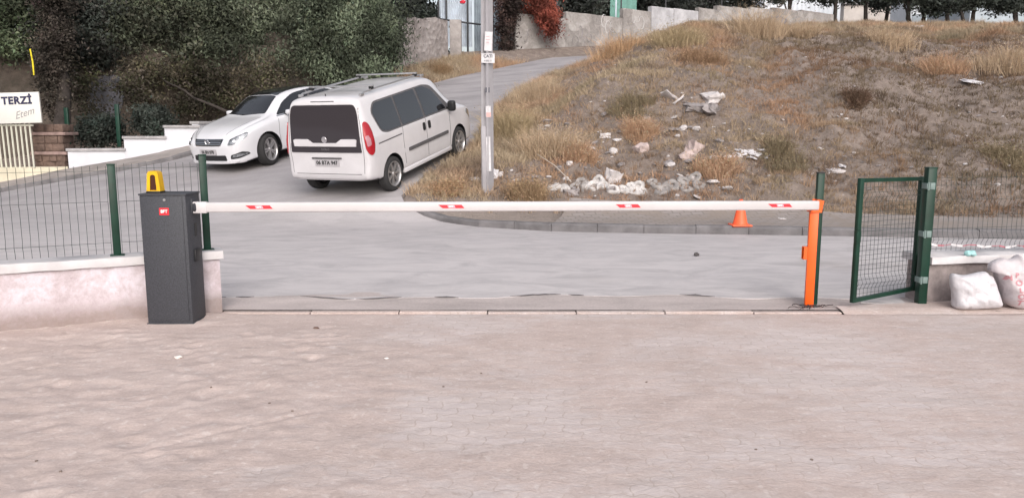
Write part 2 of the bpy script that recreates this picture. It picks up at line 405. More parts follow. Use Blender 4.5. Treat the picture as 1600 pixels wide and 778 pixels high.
# ------------------------------------------------------------------ yard
def yard_z(x, y):
    k = sst(.6, -1.6, x) * sst(6.3, 5.7, y + 0 * x)
    k = np.maximum(k, .8 * sst(6.0, 6.4, y) * sst(-1.9, -2.6, x))
    z = .010 * (fbm(x * 1.2, y * 1.2, 31) - .5) + .004 * fbm(x * 8, y * 8, 33, 2)
    z = z + k * (.018 * (fbm(x * 2.6, y * 3.2, 41, 3) - .35) + .013 * (1 - np.abs(2 * fbm(x * 4.5, y * 5.5, 44, 2) - .9)) + .017 * (fbm(x * 10, y * 12, 46, 2) - .4))
    z = z + .006 * (fbm(x * 9, y * 9, 47, 2) - .4)
    if np.size(x) > 1000:
        dr = random.Random(77)
        for _ in range(210):
            cx_, cy_ = dr.uniform(-4.2, .2), dr.uniform(3.0, 6.1)
            if cx_ > -1.25: continue
            ra, rb, an = dr.uniform(.05, .13), dr.uniform(.03, .07), dr.uniform(0, 3.14); dx_, dy_ = x - cx_, y - cy_
            u_ = (dx_ * math.cos(an) + dy_ * math.sin(an)) / ra; v_ = (-dx_ * math.sin(an) + dy_ * math.cos(an)) / rb; q_ = np.sqrt(u_ * u_ + v_ * v_)
            z = z + dr.uniform(.003, .010) * (-np.exp(-q_ ** 4) + .5 * np.exp(-((q_ - 1.35) / .3) ** 2))
    for (x0, y0, x1, y1, dpt) in ((-1.95, 3.55, -1.15, 4.15, .014), (-2.05, 3.5, -1.6, 3.62, .008), (-1.2, 4.95, -.95, 5.0, .006)):
        d = np.abs(polydist(x, y, [(x0, y0), (x1, y1)])); z = z - dpt * .6 * np.exp(-(d / .014) ** 2) + dpt * .2 * np.exp(-((d - .035) / .02) ** 2)
    wd = polydist(x, y, [(-6, 4.97), (-2.5, 6.68)])
    z = z + .012 * np.exp(-np.maximum(wd, 0) / .15) * sst(-2.2, -2.9, x)
    e = sst(6.62, 6.55, y + 0 * x)
    return z * e - (1 - e) * .012
yx = axis([(-14, -5, .6), (-5, .6, .022), (.6, 6, .06), (6, 14.1, .6)]); yy = axis([(-6, 2.8, .5), (2.8, 6.62, .024)]); yy = np.append(yy, [6.62, 6.63])
YX, YY = np.meshgrid(yx, yy); YZ = yard_z(YX.ravel(), YY.ravel()); YZ[YY.ravel() > 6.625] -= .05
V = np.stack([YX.ravel(), YY.ravel(), YZ], 1); nx, ny = len(yx), len(yy)
ii, jj = np.meshgrid(np.arange(nx - 1), np.arange(ny - 1)); q = (jj * nx + ii).ravel()
o = link('paved_yard', npmesh('yard', V, np.stack([q, q + 1, q + nx + 1, q + nx], 1)), M_yard, None, 80); setp(o, kind='structure')
# ------------------------------------------------------------------ road, kerbs, pavements
def road_z(x, y): return H(x, y, False) + .022 - .006 * sst(8.2, 7.3, y) + .006 * (vn(x * 1.3, y * 1.3, 2) - .5)
o = gridpoly('road', ROAD, .3, road_z, M_road, skirt=.12); setp(o, kind='structure')
mb = MB(); cr_ = random.Random(4); x = -2.95
while x < 2.4:
    L = cr_.uniform(.12, .6); n_s = max(3, int(L / .05)); top_ = []; bot_ = []
    w0 = cr_.uniform(.006, .038)
    for i in range(n_s + 1):
        xx = x + L * i / n_s; f = math.sin(math.pi * i / n_s); yy_ = road_near(xx) + .01 + cr_.uniform(-.006, .006); z_ = float(road_z(np.array([xx]), np.array([yy_]))[0]) + .004
        top_.append((xx, yy_ + w0 * f * cr_.uniform(.3, 1.5), z_)); bot_.append((xx, yy_ - .02 * f - .004, z_ - .004))
    mb.add(top_ + bot_, [(i, i + 1, n_s + 1 + i + 1, n_s + 1 + i) for i in range(n_s)])
    x += L + cr_.uniform(.0, .5) * (2.4 if x > -.6 else 1)
o = mb.build('asphalt_edge', mat('broken asphalt edge', (.15, .135, .135), .95, (30, .4))); setp(o, kind='structure')
def offset(pl, d):
    out = []
    for i, p in enumerate(pl):
        a = Vector(pl[max(i - 1, 0)]); b = Vector(pl[min(i + 1, len(pl) - 1)]); t = (b - a).normalized()
        out.append((p[0] + t.y * d, p[1] - t.x * d))
    return out
def resample(pl, st):
    out = []; 
    for a, b in zip(pl[:-1], pl[1:]):
        L = math.dist(a, b); k = max(1, round(L / st))
        out += [(a[0] + (b[0] - a[0]) * i / k, a[1] + (b[1] - a[1]) * i / k) for i in range(k)]
    return out + [pl[-1]]
def kerb(pl, side, w_=.15, h=.125, name='kerb', sink=None):
    mb = MB(); P = resample(pl, .75); Q = offset(P, side * w_)
    for i in range(len(P) - 1):
        g_ = .005; a, b, c, d = P[i], P[i + 1], Q[i + 1], Q[i]
        def lp(u, v, t): return (u[0] + (v[0] - u[0]) * t, u[1] + (v[1] - u[1]) * t)
        a2, b2, d2, c2 = lp(a, b, g_), lp(a, b, 1 - g_), lp(d, c, g_), lp(d, c, 1 - g_)
        dz = random.uniform(-.008, .008)
        za = float(plane(*a)) + h + dz; zb = float(plane(*b)) + h + dz
        if sink: za -= sink(i / len(P)); zb -= sink((i + 1) / len(P))
        def inn(p_, q_, t=.18): return lp(p_, q_, t)
        vs = [(*a2, za - .4), (*a2, za - .03), (*inn(a2, d2), za), (*d2, za), (*d2, za - .4)]
        vs += [(*b2, zb - .4), (*b2, zb - .03), (*inn(b2, c2), zb), (*c2, zb), (*c2, zb - .4)]
        mb.add(vs, [(k, (k + 1) % 5, 5 + (k + 1) % 5, 5 + k) for k in range(5)] + [(4, 3, 2, 1, 0), (5, 6, 7, 8, 9)])
    o = mb.build(name, M_kerb); setp(o, kind='structure'); return o
kerb(KERB, 1, h=.15, sink=lambda t: .06 * max(0, (t - .85) / .15))
kerb(LED[:8], -1)
SWR = offset(KERB, .15); SWO = offset(KERB, 1.6)
M_swk, n_, l_, b_ = node_mat('dusty paving')
g_ = n_.new('ShaderNodeNewGeometry'); mp_ = n_.new('ShaderNodeMapping'); mp_.inputs['Rotation'].default_value = (0, 0, R(-8)); l_.new(g_.outputs['Position'], mp_.inputs[0])
br_ = n_.new('ShaderNodeTexBrick'); l_.new(mp_.outputs[0], br_.inputs[0]); br_.inputs['Scale'].default_value = 1; br_.inputs['Brick Width'].default_value = .2
br_.inputs['Row Height'].default_value = .12; br_.inputs['Mortar Size'].default_value = .012
br_.inputs['Color1'].default_value = (.31, .275, .265, 1); br_.inputs['Color2'].default_value = (.27, .235, .22, 1); br_.inputs['Mortar'].default_value = (.19, .165, .155, 1)
dn_ = NZ(n_, l_, g_.outputs['Position'], 1.4, 7, .7, .4)
l_.new(MIX(n_, l_, RP(n_, l_, dn_, [(.46, (.15, .15, .15)), (.60, (.9, .9, .9))]), br_.outputs['Color'], (.26, .215, .185)), b_.inputs['Base Color']); b_.inputs['Roughness'].default_value = .95
l_.new(BUMP(n_, l_, dn_, .6, .05), b_.inputs['Normal'])
def swz(x, y): return np.maximum(H(x, y, False), plane(x, y)) * 0 + np.maximum(H(x, y) + .03, plane(x, y) + .138 + .01 * vn(x * 5, y * 5, 3))
o = gridpoly('pavement', SWR[:-4] + SWO[:-4][::-1], .3, swz, M_swk, skirt=.2); setp(o, kind='structure')
LO = offset(LED[:8], -.15); LO2 = offset(LED[:8], -1.25)
o = gridpoly('pavement', LO2 + LO[::-1], .3, lambda x, y: plane(x, y) + .12, M_side, skirt=.3); setp(o, kind='structure')
M_strip = road_material('dusty broken concrete', (.46, .40, .385), (.5, .45, .44), False)
o = gridpoly('concrete_strip', [(-2.62, 6.715), (9, 6.715), (9, 8.1), (3.9, 7.3), (3.6, 7.42)] + [(3.0, 7.45), (-3.3, 7.45), (-3.0, 7.1)], .06, lambda x, y: .006 + .009 * sst(7.0, 7.25, y) + .010 * (fbm(x * 2.2, y * 7, 8, 3) - .5), M_strip); setp(o, kind='structure')
# concrete edging along the yard
mb = MB()
for i in range(7):
    x0 = -2.55 + i * .78; mb.rbox((x0 + .385, 6.672, -.040 + .003 * (i % 3)), (.772, .07, .08), .006)
o = mb.build('edging', M_yard); setp(o, kind='structure')
# mortar pad under the gate
mb = MB(); mb.prism([(3.22, 7.0), (3.4, 6.93), (3.6, 6.9), (3.68, 7.2), (3.6, 7.42), (3.42, 7.46), (3.3, 7.3), (3.33, 7.12)], .0, .016)
o = mb.build('concrete_patch', mat('pale mortar', (.52, .49, .49), .9, (9, .2), (30, .4, .01))); setp(o, kind='structure')

o = gridpoly('paved_yard', [(2.905, 6.60), (9, 6.60), (9, 8.0), (3.86, 6.99), (2.905, 6.80)], .06, lambda x, y: -.006 + .027 * sst(6.60, 6.70, y) + .006 * (fbm(x * 3, y * 5, 3) - .5), M_yard); setp(o, kind='structure')
# ------------------------------------------------------------------ gate area
M_green = mat('green powder coat', (.006, .035, .022), .42, (8, .3), spec=.35)
M_wire = mat('green wire', (.02, .035, .032), .5)
M_cope = mat('white coping', (.55, .525, .535), .85, (4, .18), (20, .3, .006))
def plaster_material():
    m, n, l, b = node_mat('flaking lilac plaster')
    g = n.new('ShaderNodeNewGeometry'); P = g.outputs['Position']; sx = n.new('ShaderNodeSeparateXYZ'); l.new(P, sx.inputs[0])
    a = NZ(n, l, P, 3.2, 8, .75, .3); c = NZ(n, l, P, 26, 5, .75); d = NZ(n, l, P, 1.7, 5, .6)
    col = RP(n, l, a, [(.3, (.33, .26, .27)), (.48, (.52, .44, .47)), (.60, (.68, .62, .68))])
    col = MIX(n, l, .25, col, RP(n, l, c, [(.3, (.30, .25, .25)), (.7, (.75, .70, .74))]))
    e = MATH(n, l, 'SUBTRACT', MATH(n, l, 'MULTIPLY', a, .42), sx.outputs[2])
    k = n.new('ShaderNodeMapRange'); l.new(e, k.inputs[0]); k.inputs[1].default_value = .0; k.inputs[2].default_value = .13
    col = MIX(n, l, MATH(n, l, 'MULTIPLY', k.outputs[0], .75), col, (.22, .165, .14))
    ch = RP(n, l, d, [(.62, (0, 0, 0)), (.68, (1, 1, 1))]); col = MIX(n, l, MATH(n, l, 'MULTIPLY', ch, .6), col, (.27, .21, .19))
    l.new(col, b.inputs['Base Color']); b.inputs['Roughness'].default_value = .95
    nb = BUMP(n, l, a, .6, .03); nb = BUMP(n, l, c, .6, .012, nb); l.new(nb, b.inputs['Normal']); return m
M_plaster = plaster_material()
M_rawwall = mat('rough grey render', (.30, .255, .25), .95, (5, .4), (22, .7, .02))
def wall_strip(mb, A, u, L, th, z0, z1, over=0, wob=0, step=.15):
    "long box with slightly uneven edges; front face on the camera side"
    n = Vector((u.y, -u.x)); n = n if n.y < 0 else -n
    k = max(1, int(L / step)); ring = []
    for i in range(k + 1):
        s = L * i / k; rr = lambda: random.uniform(-wob, wob)
        p = A + u * s
        for off, z in ((over, z0), (over, z1 - .008), (over - .008, z1), (-th - over + .008, z1), (-th - over, z1 - .008), (-th - over, z0)):
            q = p + n * (off + rr()); ring.append((q.x, q.y, z + (rr() if z > z0 or over else 0)))
    fs = []
    for i in range(k):
        for j in range(6): fs.append((i * 6 + j, i * 6 + (j + 1) % 6, (i + 1) * 6 + (j + 1) % 6, (i + 1) * 6 + j))
    fs.append((5, 4, 3, 2, 1, 0)); fs.append(tuple(k * 6 + j for j in range(6)))
    mb.add(ring, fs)
def wire_panel(mb, A, u, L, zbase, z0, z1, dv=.055, folds=(), horiz=(), r=.0022, nrm=None, slope=0, top=.02):
    n = Vector((u.y, -u.x)) if nrm is None else nrm
    def off(z):
        for f, h in folds:
            if abs(z - f) < h: return .028 * (1 - abs(z - f) / h)
        return 0
    k = int(L / dv)
    for i in range(k + 1):
        p = A + u * (L * i / k); zs = sorted({z0, z1 + top} | {f + d for f, h in folds for d in (-h, 0, h)})
        mb.tube([(p.x + n.x * off(z), p.y + n.y * off(z), zbase + z + slope * i / k) for z in zs], r, 4, cap=False)
    for z in horiz:
        a = A; b = A + u * L
        mb.tube([(a.x + n.x * off(z), a.y + n.y * off(z), zbase + z), (b.x + n.x * off(z), b.y + n.y * off(z), zbase + z + slope)], r * 1.1, 4, cap=False)
# ---- left low wall
A = Vector((-2.55, 6.66)); uL = Vector((-.896, -.444))
t = thing('low_wall', (-4.0, 6.0, 0), 'low lilac plastered wall with white coping behind the dark grey cabinet', 'wall')
mb = MB(); wall_strip(mb, A, uL, 8, .20, -.2, .47, 0, .004); o = mb.build('wall', M_plaster, t, 30, True)
mb = MB(); wall_strip(mb, A - uL * .03, uL, 8.05, .20, .475, .545, .035, .003); mb.build('coping', M_cope, t, 30, True)
# ---- fence on it
t = thing('wire_fence', (-3.4, 6.4, .545), 'green wire mesh fence with two dark green posts on the lilac wall', 'fence')
nl = Vector((.444, -.896)); C0 = A - nl * .11
def post(mb, x, y, z0, z1, wx=.06, wy=.04, rz=0, lean=(0, 0)):
    h = z1 - z0; M = Matrix.Rotation(rz, 4, 'Z') @ Matrix(((1, 0, lean[0], 0), (0, 1, lean[1], 0), (0, 0, 1, 0), (0, 0, 0, 1)))
    mb.rbox((x + lean[0] * 0, y, (z0 + z1) / 2), (wx, wy, h), .006, M=M)
rzL = math.atan2(uL.y, uL.x)
for s, top in ((.085, 1.365), (.79, 1.295), (3.2, 1.32), (5.7, 1.32)):
    p = C0 + uL * s; mb = MB(); post(mb, p.x, p.y, .55, top, rz=rzL)
    mb.rbox((p.x, p.y, .549), (.11, .09, .008), .002, rz=rzL); mb.rbox((p.x, p.y, top + .006), (.065, .045, .012), .003, rz=rzL)
    mb.build('post', M_green, t, 30, True)
for s0, s1, z1 in ((.13, .75, 1.29), (.83, 3.16, 1.27), (3.24, 5.66, 1.28)):
    mb = MB(); wire_panel(mb, C0 + uL * s0 + nl * .025, uL, s1 - s0, 0, .565, z1, .056, ((.66, .05), (1.0, .05)), (.66, 1.0, z1 - .02), .0019, nl)
    mb.build('wire_panel', M_wire, t, False, True)
# ---- barrier
M_cab = mat('charcoal textured paint', (.052, .054, .064), .55, (90, .35), (160, .25, .002), spec=.35)
M_cabd = mat('charcoal side paint', (.047, .049, .058), .5, spec=.35)
M_dark = mat('matt black plastic', (.012, .012, .014), .5)
M_red = mat('red label', (.72, .02, .035), .5); M_wtxt = mat('white print', (.85, .80, .80), .5)
M_yel = mat('yellow plastic', (.75, .42, .005), .35, (10, .15)); M_amb = mat('smoked amber lens', (.055, .014, .006), .25)
M_arm = mat('white enamel arm', (.53, .505, .515), .35, (2.5, .06)); M_steel = mat('dull steel', (.35, .35, .36), .4, metal=.8)
M_or = mat('orange enamel', (.85, .115, .008), .42, (3, .15)); 
t = thing('barrier_gate', (-2.805, 6.335, 0), 'automatic road barrier with charcoal cabinet, yellow flashing lamp and long white arm', 'barrier')
mb = MB(); mb.rbox((0, 0, .538), (.372, .278, 1.056), .010, mi=0); mb.rbox((0, 0, .008), (.385, .29, .016), .003)
mb.rbox((0, 0, 1.070), (.384, .290, .014), .005)
mb.build('cabinet', M_cab, t, 30)
mb = MB(); mb.rbox((0, -.142, .545), (.318, .008, 1.01), .003); mb.build('door', M_cab, t, 30)
k = mb = MB(); mb.lathe([(0, 0), (.010, 0), (.011, .006), (.0, .006)], 14, Matrix.Translation((.02, -.145, 1.028)) @ Matrix.Rotation(R(90), 4, 'X')); mb.build('lock', M_steel, t)
mb = MB(); mb.rbox((.012, -.1475, .935), (.078, .003, .058), .001); lb = mb.build('label', M_red, t)
text('lettering', 'BFT', .034, M_wtxt, lb, face_M((.012, -.1495, .935), (0, -1, 0)), .0006, .001)
mb = MB(); mb.rbox((.193, .01, .56), (.018, .10, .10), .004); mb.build('release_box', M_dark, t, 30)
mb = MB(); mb.rbox((.188, .02, .77), (.006, .04, .11), .002); mb.build('slot_cover', M_dark, t)
mb = MB(); mb.rbox((.188, .02, .965), (.02, .13, .13), .01); mb.lathe([(.0, 0), (.038, 0), (.042, .02), (.03, .028), (0, .03)], 20, Matrix.Translation((.195, -.01, .957)) @ Matrix.Rotation(R(90), 4, 'Y'))
mb.build('arm_bracket', M_cabd, t, 30)
# flashing lamp
lx, ly = -.098, -.03
mb = MB(); mb.rbox((lx, ly, 1.084), (.115, .10, .018), .004); lamp = mb.build('lamp', M_dark, t, 30)
mb = MB()
def lpr(y0, y1, hw0, hw1, z0, z1, r=.02):
    return [(-hw0, z0), (hw0, z0), (hw1, z1 - r), (hw1 - r * .5, z1 - r * .25), (hw1 - r * 1.4, z1), (-hw1 + r * 1.4, z1), (-hw1 + r * .5, z1 - r * .25), (-hw1, z1 - r)]
MX = Matrix.Translation((lx, ly, 0)) @ Matrix.Rotation(R(90), 4, 'X')
outer = lpr(0, 0, .056, .043, 1.092, 1.255); inner = lpr(0, 0, .027, .021, 1.10, 1.225, .014)
def frame(mb, yo):
    n = 8; vs = []
    for z in yo:
        for P in (outer, inner):
            vs += [MX @ Vector((x, y, z)) for x, y in P]
    f = []
    for i in range(n):
        j = (i + 1) % n
        f += [(i, j, n + j, n + i), (2 * n + i, 3 * n + i, 3 * n + j, 2 * n + j), (i, 2 * n + i, 2 * n + j, j), (n + i, n + j, 3 * n + j, 3 * n + i)]
    mb.add(vs, f)
frame(mb, (-.042, .042)); mb.build('lamp_housing', M_yel, lamp, 25)
mb = MB(); mb.prism(inner, -.036, .036, MX); mb.build('lens', M_amb, lamp)
# arm
a0 = Vector((-2.555, 6.335, .955)); a1 = Vector((2.715, 6.835, .925)); ad = (a1 - a0).normalized(); L = (a1 - a0).length
ex = ad; ey = Vector((-ad.y, ad.x, 0)).normalized(); ez = ex.cross(ey)
MA = Matrix(((ex.x, ey.x, ez.x, a0.x), (ex.y, ey.y, ez.y, a0.y), (ex.z, ey.z, ez.z, a0.z), (0, 0, 0, 1)))
MAl = Matrix.Translation(-t.location) @ MA
mb = MB(); mb.rbox((L / 2, 0, 0), (L, .045, .082), .012, seg=3); mb.v = [tuple(MAl @ Vector(v)) for v in mb.v]; arm = mb.build('arm', M_arm, t, 30)
mb = MB(); mb.rbox((-.02, 0, 0), (.14, .055, .094), .006); mb.v = [tuple(MAl @ Vector(v)) for v in mb.v]; mb.build('arm_socket', M_arm, arm, 30)
for px, wd in ((405, 42), (705, 38), (981, 38), (1217, 36)):
    s = L * (px - 305) / 970; s = s * (1 - .0) 
    # invert the perspective of the arm to a distance along it
    best = min(range(0, 540), key=lambda q: abs(800 + FPX * ((a0 + ad * (q / 100)).x) / ((a0 + ad * (q / 100)).y * math.cos(TH) + (CAM_H - .94) * math.sin(TH)) - px)); s = best / 100
    hw = .098; hh = .0145
    mb = MB(); mb.prism([(-hw - .012, hh), (hw - .012, hh), (hw + .014, -hh), (-hw + .026, -hh)][::-1], .0232, .0246, Matrix.Translation((s, 0, .002)) @ Matrix.Rotation(R(90), 4, 'X'))
    mb.v = [tuple(MAl @ Vector(v)) for v in mb.v]; st = mb.build('sticker', M_red, arm)
    mb = MB(); mb.prism([(-.034, .011), (.026, .011), (.036, -.011), (-.024, -.011)][::-1], .0247, .0252, Matrix.Translation((s, 0, .002)) @ Matrix.Rotation(R(90), 4, 'X'))
    mb.v = [tuple(MAl @ Vector(v)) for v in mb.v]; mb.build('print', mat('pink print', (.75, .35, .42), .5), st)
    text('lettering', 'BFT', .021, M_wtxt, st, MAl @ Matrix.Translation((s, -.0257, .002)) @ Matrix.Rotation(R(90), 4, 'X'), .0003, .001)
# ---- orange rest post
t = thing('arm_rest_post', (2.70, 6.88, 0), 'bright orange steel post carrying the free end of the white arm', 'post')
mb = MB(); mb.rbox((-.004, 0, .45), (.075, .075, .90), .005, rz=R(-14)); mb.build('post', M_or, t, 30)
mb = MB(); mb.rbox((0, 0, .004), (.15, .13, .008), .002, rz=R(-14)); mb.build('base_plate', M_steel, t)
mb = MB()
for dy in (-.045, .055):
    mb.prism([(-.045, .86), (.045, .86), (.062, .965), (.0, .975), (-.018, .905), (-.045, .90)], 0, .006, Matrix.Translation((0, dy, 0)) @ Matrix.Rotation(R(90), 4, 'X') )
mb.rbox((.035, 0, .915), (.03, .10, .11), .004); mb.rbox((-.005, 0, .872), (.09, .105, .012), .003)
mb.build('fork', M_or, t, 30)
mb = MB(); mb.rbox((-.058, -.02, .492), (.05, .006, .115), .002); mb.rbox((-.058, .03, .492), (.05, .006, .115), .002); mb.rbox((-.060, .005, .547), (.046, .05, .006), .002); mb.rbox((-.06, .005, .437), (.046, .05, .006), .002)
mb.build('latch_bracket', M_or, t)
mb = MB(); mb.rbox((-.05, .005, .49), (.03, .04, .09), .003); mb.build('latch', mat('dark brown steel', (.10, .02, .01), .5), t)
# loose cables at its foot
mb = MB()
for i in range(9):
    pts = []; a = random.uniform(0, 6.28); x, y = random.uniform(-.05, .05), random.uniform(-.05, .04)
    for k_ in range(7):
        pts.append((2.67 + x, 6.80 + y, .012 + .018 * abs(math.sin(k_ * 1.3 + i)))); a += random.uniform(-.9, .9); x += .035 * math.cos(a); y += .018 * math.sin(a)
    mb.tube(pts, .004, 5)
lone(mb, 'loose_cables', mat('cable sheath', (.03, .02, .02), .5), (2.67, 6.80, 0), 'dark loose cables tangled at the foot of the orange post', 'cables')
# lone green post
t = thing('gate_post', (2.77, 6.965, 0), 'slim dark green post standing right behind the orange post', 'post')
mb = MB(); mb.rbox((0, 0, .60), (.062, .05, 1.20), .006); mb.build('post', M_green, t, 30)
mb = MB(); mb.rbox((0, 0, 1.206), (.066, .054, .012), .004); mb.build('cap', M_dark, t)
# ---- pedestrian gate
t = thing('pedestrian_gate', (3.72, 6.93, 0), 'dark green mesh gate standing ajar on its thick square post', 'gate')
mb = MB(); mb.rbox((3.742, 6.94, .625), (.080, .08, 1.25), .008); mb.rbox((3.742, 6.94, 1.252), (.086, .086, .012), .004); mb.build('gate_post', M_green, t, 30, True)
g0 = Vector((3.02, 6.74, 0)); g1 = Vector((3.765, 7.10, 0)); gu = (g1 - g0).normalized(); gl = (g1 - g0).length; gz = math.atan2(gu.y, gu.x)
mb = MB(); zb0, zb1, zt0, zt1 = .085, .125, 1.15, 1.145
for s, a_, b_ in ((.02, zb0, zt0), (gl - .02, zb1, zt1)):
    p = g0 + gu * s; mb.rbox((p.x, p.y, (a_ + b_) / 2), (.046, .038, b_ - a_ + .04), .005, rz=gz)
c = (g0 + g1) / 2
mb.tube([(*(g0 + gu * .04).xy, zt0), (*(g1 - gu * .04).xy, zt1)], .024, 4); mb.tube([(*(g0 + gu * .04).xy, zb0), (*(g1 - gu * .04).xy, zb1)], .024, 4)
mb.build('leaf_frame', M_green, t, 30, True)
mb = MB(); hz = [.14 + .043 * i for i in range(24)]
wire_panel(mb, Vector((g0 + gu * .045).xy), Vector(gu.xy), gl - .09, 0, .11, 1.135, .048, ((.24, .06), (1.02, .05)), [z for z in hz if z < 1.12], .0017, Vector((gu.y, -gu.x)), top=0)
mb.build('leaf_mesh', M_wire, t, False, True)
for z in (.24, .66, 1.09):
    mb = MB(); mb.rbox((3.744, 6.894, z), (.045, .012, .06), .003); mb.rbox((3.70, 6.93, z), (.02, .09, .05), .003); mb.tube([(3.705, 6.885, z - .035), (3.705, 6.885, z + .035)], .009, 8)
    mb.build('hinge', mat('grey green hinge', (.16, .22, .21), .5), t, 30, True)
mb = MB(); mb.rbox((g0.x + .01, g0.y - .02, .66), (.05, .03, .10), .004, rz=gz); mb.build('lock_box', M_green, t, 30, True)
# ---- right wall and its fence
B = Vector((3.80, 6.97)); uR = Vector((.981, .195)); nr = Vector((.195, -.981))
t = thing('low_wall', (5.5, 7.3, 0), 'low raw grey wall with white coping behind the white sacks', 'wall')
mb = MB(); wall_strip(mb, B, uR, 9, .26, -.2, .375, 0, .006); mb.build('wall', M_rawwall, t, 30, True)
mb = MB(); wall_strip(mb, B - uR * .02, uR, 9.03, .26, .38, .45, .07, .004); mb.build('coping', M_cope, t, 30, True)
t = thing('wire_fence', (5.5, 7.4, .45), 'thin wire mesh fence on the white coping right of the gate', 'fence')
Cr = B - nr * .14
mb = MB(); wire_panel(mb, Cr + uR * .03, uR, 2.35, 0, .47, 1.17, .053, ((.58, .05), (.95, .05)), (.49, .58, .68, .80, .95, 1.08, 1.15), .0017, nr); mb.build('wire_panel', M_wire, t, False, True)
mb = MB(); wire_panel(mb, Cr + uR * 2.47, uR, 2.4, 0, .47, 1.17, .053, ((.58, .05), (.95, .05)), (.49, .58, .68, .80, .95, 1.08, 1.15), .0017, nr); mb.build('wire_panel', M_wire, t, False, True)
for s in (2.42, 4.92):
    p = Cr + uR * s; mb = MB(); post(mb, p.x, p.y, .455, 1.24, rz=math.atan2(uR.y, uR.x)); mb.build('post', M_green, t, 30, True)
# ---- tape and plastic on the coping
mb = MB(); wht = []
N = 34; P = []
for i in range(N + 1):
    f = i / N; p = Cr + uR * (.02 + 2.5 * f) - nr * (-.03)
    P.append((p.x, p.y - .02 * math.sin(i * .7), .545 - .035 * math.sin(f * 3.1) - .04 * f + .008 * math.sin(i * 1.9)))
for i in range(N):
    a, b = Vector(P[i]), Vector(P[i + 1]); tw = .009 + .006 * math.sin(i * 1.7)
    mb.add([a + Vector((0, -.004, -tw)), b + Vector((0, .004, -tw)), b + Vector((0, .004, tw * .5)), a + Vector((0, -.004, tw * .5)),
            a + Vector((0, -.001, -tw)), b + Vector((0, .007, -tw)), b + Vector((0, .007, tw * .5)), a + Vector((0, -.001, tw * .5))],
           [(0, 1, 2, 3), (7, 6, 5, 4), (0, 4, 5, 1), (3, 2, 6, 7)], (1 if (i // 2) % 2 else 0))
lone(mb, 'barrier_tape', [mat('tape white', (.6, .57, .58), .5), mat('tape red', (.42, .11, .14), .5)], (4.5, 7.2, .46), 'twisted red and white warning tape strung along the wire fence', 'tape')
def crumple(name, loc, d, m, label, cat, seed=1, amp=.35, group=None):
    bm = bmesh.new(); bmesh.ops.create_icosphere(bm, subdivisions=3, radius=.5)
    for v in bm.verts:
        c = v.co; k = 1 + amp * (float(fbm(c.x * 4 + seed * 3.1, c.y * 4 + c.z * 5, seed)) - .5) * 2
        v.co = Vector((c.x * d[0] * k, c.y * d[1] * k, max(-.25, c.z) * d[2] * k + .25 * d[2]))
    me = bpy.data.meshes.new(name); bm.to_mesh(me); bm.free(); o = link(name, me, m, None, 50); o.location = loc; return setp(o, label, cat, group)
p = Cr + uR * .43
crumple('plastic_wrapper', (4.19, 6.99, .45), (.10, .07, .07), mat('turquoise plastic', (.35, .62, .62), .3, (30, .3)), 'small crumpled turquoise plastic wrapper lying on the white coping', 'wrapper', 3, .6)
# ---- sacks
M_sack = mat('woven white plastic', (.58, .56, .59), .6, (14, .12), (9, .9, .03)); M_sack2 = mat('woven off-white plastic', (.56, .51, .53), .6, (9, .2), (8, .9, .03))
def sack(name, loc, d, m, label, cat, rz=0, seed=1, top=0, lean=0):
    bm = bmesh.new(); nu, nv = 96, 64; rows = []
    for j in range(nv + 1):
        ph = -math.pi / 2 + math.pi * j / nv; row = []
        for i in range(nu):
            th_ = 2 * math.pi * i / nu; e = .26; e2 = .42
            f = lambda a, p_: math.copysign(abs(a) ** p_, a)
            cx, cy, cz = f(math.cos(ph), e2) * f(math.cos(th_), e), f(math.cos(ph), e2) * f(math.sin(th_), e + .35), f(math.sin(ph), e2 + .05)
            n1 = float(fbm(cx * 1.5 + seed * 5, cz * 1.5 + cy, seed, 3)) - .45; n2 = 1 - abs(2 * float(fbm(cx * 2.6 + 9, cz * 3.2 + cy * 2, seed + 3, 2)) - 1)
            n3 = 1 - abs(2 * float(vn(cx * 3.1 + cz * 2.5 + seed, cz * 1.2 - cx * 1.5)) - 1); n4 = 1 - abs(2 * float(fbm(cx * 5 + cz * 4 + seed, cz * 2.2 - cx * 2 + cy, seed, 2)) - .95); k = .97 + .14 * n1 + .05 * n2 + .06 * n3 + .07 * (n4 - .7)
            x, y, z = cx * d[0] / 2 * k, cy * d[1] / 2 * k, (cz + 1) * d[2] / 2 * (1 + .10 * n1)
            zz = max(0, (cz - .2)); 
            x *= 1 - .10 * zz; y *= 1 - .45 * zz
            if top and cz > .55: z += top * (float(fbm(cx * 2.8 + seed, cy * 4, 8, 2)) - .35) * (cz - .55) / .45
            ear = max(0, cz - .5) * abs(cx) ** 4 * .16; z += ear * d[2]; 
            if cz < -.8: z = max(z, 0)
            x += lean * z; row.append(bm.verts.new((x, y, z)))
        rows.append(row)
    for j in range(nv):
        for i in range(nu): bm.faces.new((rows[j][i], rows[j][(i + 1) % nu], rows[j + 1][(i + 1) % nu], rows[j + 1][i]))
    bmesh.ops.remove_doubles(bm, verts=bm.verts, dist=1e-4); bmesh.ops.recalc_face_normals(bm, faces=bm.faces)
    me = bpy.data.meshes.new(name); bm.to_mesh(me); bm.free(); o = link(name, me, m, None, 60); o.location = loc; o.rotation_euler = (0, 0, rz)
    return setp(o, label, cat)

